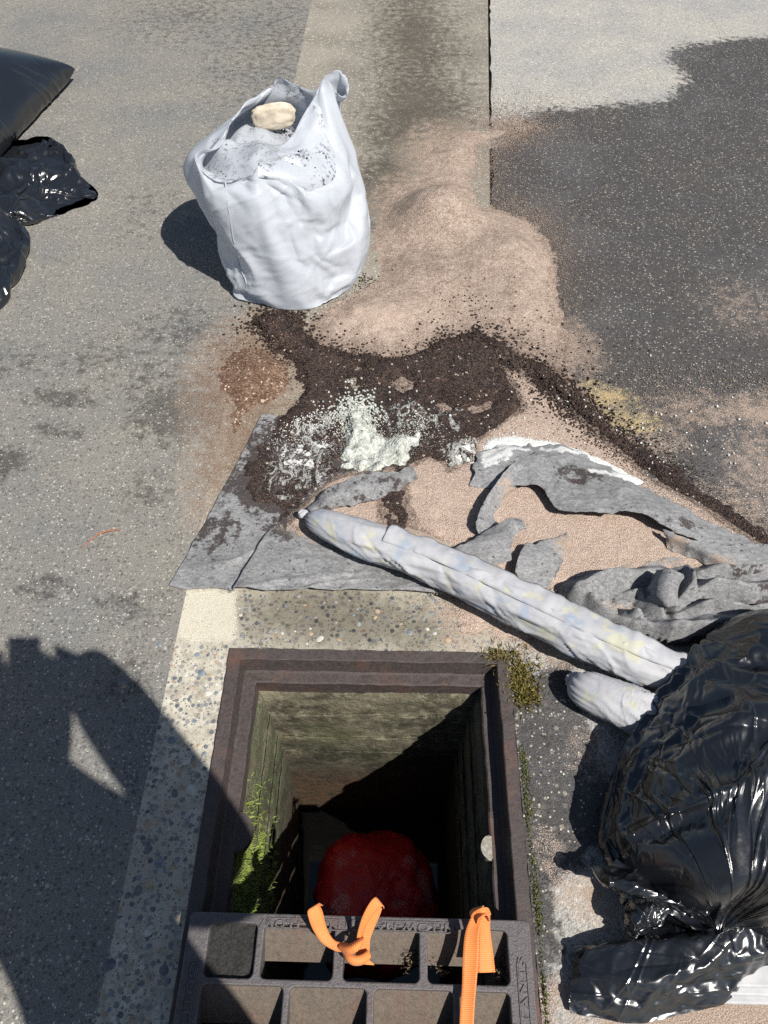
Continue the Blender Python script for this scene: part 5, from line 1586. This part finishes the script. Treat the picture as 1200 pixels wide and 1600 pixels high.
# white bag, open at the top
NU = 132
RIM = [(306, 249, .42), (322, 264, .405), (345, 273, .40), (372, 271, .405), (396, 268, .415), (424, 236, .435), (450, 214, .445), (476, 178, .475), (505, 126, .545), (528, 113, .565), (541, 124, .55), (530, 143, .515), (500, 136, .51), (466, 134, .505), (430, 121, .525), (404, 148, .49), (376, 168, .475), (340, 212, .44)]
rim = W(RIM)
wc = np.array([-0.385, 2.355])
angs = np.unwrap(np.arctan2(rim[:, 1] - wc[1], rim[:, 0] - wc[0]))
full = angs[0] + np.arange(len(RIM)) / len(RIM) * 2 * np.pi
A = cr(np.column_stack([full]), NU, False)[:, 0]
A = full[0] + np.arange(NU) / NU * 2 * np.pi
rimc = cr(rim, NU, True)
_k = np.arange(NU) / NU * 2 * np.pi
_kp = np.column_stack([np.cos(_k), np.sin(_k)])
rimc = rimc + np.column_stack([fbm(_kp, 3.2, 3, 5) * 0.010, fbm(_kp, 3.2, 3, 6) * 0.010, fbm(_kp, 3.6, 3, 7) * 0.016])
def ring(cx, cy, rx, ry, z, corner=0.0):
    c, s = np.cos(A), np.sin(A)
    e = 0.86
    x = np.sign(c) * np.abs(c) ** e * rx; y = np.sign(s) * np.abs(s) ** e * ry
    k = 1 + corner * np.exp(-((np.angle(np.exp(1j * (A - math.radians(222))))) / 0.22) ** 2)
    return np.column_stack([cx + x * k, cy + y * k, np.full(NU, z)])
in1 = rimc * 0.0
cr_c = rimc[:, :2].mean(0)
def inner(f, dz, zmin=0.30):
    q = rimc.copy(); q[:, :2] = cr_c + (q[:, :2] - cr_c) * f; q[:, 2] = np.maximum(q[:, 2] - dz, zmin); return q
_s = 0.55 * ring(-.40, 2.375, .235, .22, .41) + 0.45 * (inner(1.1, 0.03))
rows = [ring(-.35, 2.315, .03, .03, .003), ring(-.35, 2.315, .15, .17, .003), ring(-.352, 2.312, .195, .232, .006, .14), ring(-.350, 2.32, .218, .245, .05, .08), ring(-.352, 2.335, .243, .25, .12, .03), ring(-.364, 2.35, .258, .252, .20), ring(-.390, 2.37, .268, .248, .28), ring(-.405, 2.375, .262, .24, .35),
        _s, inner(1.008, 0.012), rimc, inner(0.992, 0.010), _s * [0.90, 0.90, 1] + np.append(0.10 * wc, -0.01), ring(-.405, 2.375, .222, .205, .35), ring(-.40, 2.37, .222, .205, .28)]
nvw = 96
v = np.stack([cr(np.array(rows)[:, k], nvw) for k in range(NU)], 1).reshape(-1, 3)
v[:, 2] = np.maximum(v[:, 2], 0.003)
fc = grid_faces(NU, nvw, True)
nr = normals(v, fc)
if (nr[:NU * 50] * (v[:NU * 50] - [wc[0], wc[1], .2])).sum() < 0: fc = fc[:, ::-1]
rowi = np.repeat(np.arange(nvw), NU) / (nvw - 1) * (len(rows) - 1)
nr = normals(v, fc)
q = v * [1.2, 1.2, 3.4] + np.column_stack([np.zeros(len(v)), np.zeros(len(v)), 0.9 * v[:, 0] + 0.25 * fbm(v, 6, 2, 3)])
def white_folds(c, n):
    zone = sstep(c[:, 2], 0.01, 0.05) * sstep(c[:, 2], 0.40, 0.33)
    out_ = (n[:, 0] * (c[:, 0] - wc[0]) + n[:, 1] * (c[:, 1] - wc[1])) > 0
    th_ = np.angle(np.exp(1j * (np.arctan2(c[:, 1] - wc[1], c[:, 0] - wc[0]) + np.pi / 2)))   # 0 faces the camera
    u = th_ * 0.25; z = c[:, 2] + 0.35 * np.clip(np.abs(u - 0.02), 0, 0.4) ** 2
    r = strokes(u, z, 40, 91, (-0.35, 0.45, 0.02, 0.36), (0.12, 0.40), (0.004, 0.010), (0.0010, 0.0034), 0.14, 0.25, 0.6) + 0.010 * fbm(c, 6, 2, 97)
    r += strokes(u, z, 50, 92, (-0.20, 0.05, 0.03, 0.30), (0.04, 0.14), (0.004, 0.008), (0.001, 0.003), 0.35, 0.25, 0.6)
    r += strokes(u, z, 14, 93, (-0.35, 0.4, 0.28, 0.42), (0.10, 0.2), (0.008, 0.016), (0.002, 0.005), 1.2, 0.4, 0.6)
    r += strokes(u, z, 16, 94, (-0.3, 0.4, 0.0, 0.08), (0.06, 0.14), (0.006, 0.01), (0.002, 0.004), 1.0, 0.5, 0.6)
    return r * zone * out_
pin = np.where(rowi < 2.1, 1.0, 0.0)
coln = np.tile(np.arange(NU), nvw) / NU * len(RIM)
nearc = np.min(np.abs((coln[:, None] - np.array([0, 4, 8.5, 10, 13.5, 16]) + len(RIM) / 2) % len(RIM) - len(RIM) / 2), 1) < 0.35
pin = np.maximum(pin, np.where((rowi > 9.6) & (rowi < 10.4) & nearc, 0.95, 0.0))
pin = np.maximum(pin, np.where(rowi > 11.4, 1.0, 0.0))
white = empty('trash_bag', (-0.385, 2.34, 0), label='open white plastic bag standing upright on the road beside the sand', category='trash bag')
cvr = [ring(-.36, 2.325, .02, .02, .004), ring(-.362, 2.33, .19, .215, .03), ring(-.365, 2.34, .218, .228, .12), ring(-.375, 2.355, .232, .232, .20), ring(-.395, 2.37, .244, .23, .28), ring(-.405, 2.375, .240, .222, .34)]
wb = cloth('body', v, fc, pin, white, MAT['white'], 0.065, None, bend=0.06, grav=0.15, post=white_folds, sub=1)
dm = np.where((rowi > 9.8), 1.0, 0.0) * sstep(fbm(v, 10, 3, 5), -0.15, 0.3)
attr(wb.data, 'dirt', dm)
t_sim = time.time()
run_cloth(24)
print('cloth', round(time.time() - t_sim, 1))
# rubbish showing in the mouth of the white bag, the welded side seam and the blue tag
card = simple('stained_cardboard', (0.52, 0.45, 0.35), 0.85, 18, 0.3, 90, 0.5, 0.003)
rr, tt = np.meshgrid(np.linspace(0.02, 1, 30), np.linspace(0, 2 * np.pi, 72, endpoint=False), indexing='ij')
hx, hy = -.405 + 0.215 * rr * np.cos(tt), 2.375 + 0.198 * rr * np.sin(tt)
hp = np.column_stack([hx.ravel(), hy.ravel(), np.zeros(hx.size)])
hp[:, 2] = 0.37 + 0.018 * fbm(hp, 8, 3, 4) + 0.03 * ridge(hp, 6, 2, 9) - 0.05 * sstep(rr.ravel(), 0.7, 1.0) + 0.03 * (hp[:, 1] < 2.36)
hm = mesh_of('filling', hp, grid_faces(72, 30, True))
attr(hm, 'dirt', np.clip(0.4 + fbm(hp, 9, 3, 7), 0, 1))
part(white, 'filling', hm, MAT['white'])
rk_ = np.random.default_rng(77)
ii = rk_.choice(len(hp), 420, p=np.clip(0.02 + fbm(hp, 14, 2, 8), 0, 1) / np.clip(0.02 + fbm(hp, 14, 2, 8), 0, 1).sum())
gv_, gf_ = grains(hp[ii] + rk_.normal(0, 0.006, (420, 3)) * [1, 1, 0.1] + [0, 0, 0.001], (0.001, 0.0045), 78)
cm_ = mesh_of('crumb', gv_, gf_, False); attr(cm_, 'dirt', np.zeros(len(gv_))); attr(cm_, 'powder', np.zeros(len(gv_)))
part(white, 'crumb', cm_, MAT['soil'], kind='stuff')
v, f = blob(0, 0, 0, .066, .02, .038, 60, 36, 0.14, 12, 6, 0.7)
a_ = P(428, 182, 0.42)
sv = v @ np.array(Matrix.Rotation(0.25, 3, 'Z')).T + a_
link('cardboard_scrap', mesh_of('cardboard_scrap', sv, f), card, label='cream coloured scrap showing inside the white bag', category='scrap')
MAT['tag'] = simple('blue_print', (0.03, 0.09, 0.28), 0.5)
dg = bpy.context.evaluated_depsgraph_get(); dg.update()
from mathutils.bvhtree import BVHTree
ev = wb.evaluated_get(dg)
bvh = BVHTree.FromObject(ev, dg)
mw = wb.matrix_world
def on_bag(px, py, lift=0.002):
    d = Vector(P(px, py, 0)) - Vector((0, 0, H)); d.normalize()
    o_ = mw.inverted() @ Vector((0, 0, H))
    hit, n_, i_, t_ = bvh.ray_cast(o_, d)
    if hit is None: return None
    if n_.dot(d) > 0: n_ = -n_
    return np.array(mw @ hit) + np.array(n_) * lift
bpy.context.view_layer.update()
mw = wb.matrix_world.copy()
line = [on_bag(*q, lift=0.0005) for q in cr(np.array([(352, 282), (355, 310), (360, 345), (368, 390), (378, 425), (385, 440), (384, 462), (381, 476)], float), 60)]
line = np.array([q for q in line if q is not None])
if len(line) > 10:
    k = np.ones(7) / 7
    line = np.column_stack([np.convolve(np.pad(line[:, i], 3, 'edge'), k, 'valid') for i in range(3)])
    tv, tf = tube(line, 0.0022, 6)
    part(white, 'seam', mesh_of('seam', tv, tf), MAT['white'])
    attr(white.children[-1].data, 'dirt', np.zeros(len(tv)))
tg = [[on_bag(x, y, 0.003) for y in (458, 466, 474)] for x in (385, 388, 390)]
if all(q is not None for r in tg for q in r):
    tvv = np.array(tg).reshape(-1, 3)
    part(white, 'printed_tag', mesh_of('printed_tag', tvv, grid_faces(3, 3)), MAT['tag'])


# ------------------------------------------------------------------ small things
pad = empty('pale_pad', tuple(P(1160, 1550)), label='pale grey folded pad edge under the black bag at the lower right corner', category='pad')
pm = simple('pale_pad_cover', (0.42, 0.42, 0.42), 0.7, 30, 0.12, 200, 0.3, 0.001)
pa, pb = P(1075, 1560), P(1215, 1545)
for k in range(3):
    o = part(pad, 'layer', box(pa[0] + 0.008 * k, pa[0] + 0.30, pa[1] - 0.008 + 0.011 * k, pa[1] + 0.12, 0.003 + 0.012 * k, 0.013 + 0.012 * k, 0.004, 2), pm)

nd = simple('orange_needle', (0.30, 0.11, 0.05), 0.6, 200, 0.3)
pth = cr(W([(127, 859, .003), (140, 845, .006), (155, 834, .009), (172, 829, .008), (189, 828, .004)]), 30)
v, f = tube(pth, np.interp(np.linspace(0, 1, 30), [0, .5, .8, 1], [0.0006, 0.0022, 0.002, 0.0005]), 8)
link('pine_needle', mesh_of('pine_needle', v, f), nd, label='single curved orange needle leaf on the bare asphalt', category='leaf')

# ------------------------------------------------------------------ the photographer (only the shadow reaches into the picture)
def skin_mesh(name, pts, edges, radii, sub=2):
    me = bpy.data.meshes.new(name); me.from_pydata(pts, edges, [])
    o = bpy.data.objects.new(name, me); COL.objects.link(o)
    md = o.modifiers.new('skin', 'SKIN'); md.use_smooth_shade = True
    for k, r in enumerate(radii):
        me.skin_vertices[0].data[k].radius = r if isinstance(r, tuple) else (r, r)
    me.skin_vertices[0].data[0].use_root = True
    sb = o.modifiers.new('sub', 'SUBSURF'); sb.levels = sub; sb.render_levels = sub
    return to_mesh(o)
pt = [(.13, -.44, .95), (.13, -.43, 1.10), (.13, -.40, 1.28), (.12, -.34, 1.42), (.105, -.27, 1.50), (.10, -.19, 1.59), (.095, -.18, 1.69),
      (.29, -.37, 1.38), (.33, -.25, 1.10), (.165, -.075, 1.38), (.112, -.012, 1.495),
      (-.05, -.35, 1.40), (-.14, -.24, 1.12), (-.08, -.10, 1.38), (-.06, -.05, 1.48),
      (.23, -.45, .88), (.25, -.42, .50), (.26, -.50, .11), (.27, -.36, .05),
      (.03, -.45, .88), (.01, -.42, .50), (.00, -.50, .11), (-.01, -.36, .05)]
ed = [(0, 1), (1, 2), (2, 3), (3, 4), (4, 5), (5, 6), (3, 7), (7, 8), (8, 9), (9, 10), (3, 11), (11, 12), (12, 13), (13, 14), (0, 15), (15, 16), (16, 17), (17, 18), (0, 19), (19, 20), (20, 21), (21, 22)]
ra = [(.16, .12), (.16, .12), (.17, .13), (.13, .10), .07, .105, .085, .085, .085, .085, .052, .085, .075, .062, .045, .10, .068, .05, .04, .10, .068, .05, .04]
person = empty('person', (.13, -.44, 0), label='person standing at the drain, seen only by the shadow cast at lower left', category='person')
m = Mat('work_clothes'); sx = m.n('ShaderNodeSeparateXYZ'); m.set(sx.inputs[0], m.pos)
c = m.mix(m.mr(sx.outputs[2], 0.93, 0.95), (0.03, 0.035, 0.05), (0.05, 0.07, 0.06))
c = m.mix(m.mr(sx.outputs[2], 1.535, 1.545), c, (0.35, 0.2, 0.14))
c = m.mix(m.mr(sx.outputs[2], 0.09, 0.085), c, (0.02, 0.017, 0.015))
m.out(c, 0.8, m.bump(m.noise(60, 4), 0.4, 0.004))
part(person, 'body', skin_mesh('body', pt, ed, ra), m.m)
skinm = simple('skin', (0.36, 0.21, 0.15), 0.5, 40, 0.1)
def hand(name, wrist, palm, tips, thumb):
    pts = [wrist, palm]; ed = [(0, 1)]; ra = [.03, .038]
    for t in tips + [thumb]:
        p0 = np.array(palm) if t is not thumb else 0.5 * (np.array(palm) + np.array(wrist))
        mid = 0.5 * (p0 + np.array(t[0])) + np.array(t[1])
        i = len(pts); pts += [tuple(p0 * 0.6 + mid * 0.4), tuple(mid), t[0]]; ed += [(1 if t is not thumb else 0, i), (i, i + 1), (i + 1, i + 2)]; ra += [.0105, .0095, .008]
    return skin_mesh(name, pts, ed, ra)
ph_c = np.array([0, 0, H]) - _F * 0.022 - _U * 0.07 + _R * 0.025
def ph(a, b, c): return tuple(ph_c + _R * a + _U * b - _F * c)
part(person, 'hand', hand('hand', (.112, -.012, 1.495), ph(.075, -.01, .015), [(ph(.02, .045, -.02 + .02), (.01, .01, .0)), (ph(.02, .02, -.001 + .004), (.012, .01, 0)), (ph(.02, -.005, .003), (.012, .008, 0)), (ph(.025, -.03, .003), (.01, .006, 0))], (ph(.02, .03, .03), (.0, -.01, .01))), skinm)
part(person, 'hand', hand('hand', (-.06, -.05, 1.48), ph(-.065, -.02, .015), [(ph(-.045, .04, .0), (-.01, .01, .0)), (ph(-.045, .015, .0), (-.012, .01, 0)), (ph(-.045, -.01, .0), (-.012, .008, 0)), (ph(-.045, -.035, .0), (-.01, .006, 0))], (ph(-.02, .0, .03), (.0, -.01, .01))), skinm)
me = box(-.037, .037, -.074, .074, -.004, .004, .003, 2)
me.transform(Matrix([[_R[0], _U[0], -_F[0], ph_c[0]], [_R[1], _U[1], -_F[1], ph_c[1]], [_R[2], _U[2], -_F[2], ph_c[2]], [0, 0, 0, 1]]))
link('phone', me, simple('phone_shell', (0.03, 0.03, 0.035), 0.3), label='phone held up by the person behind the drain', category='phone')

print('built', round(time.time() - T0, 1))
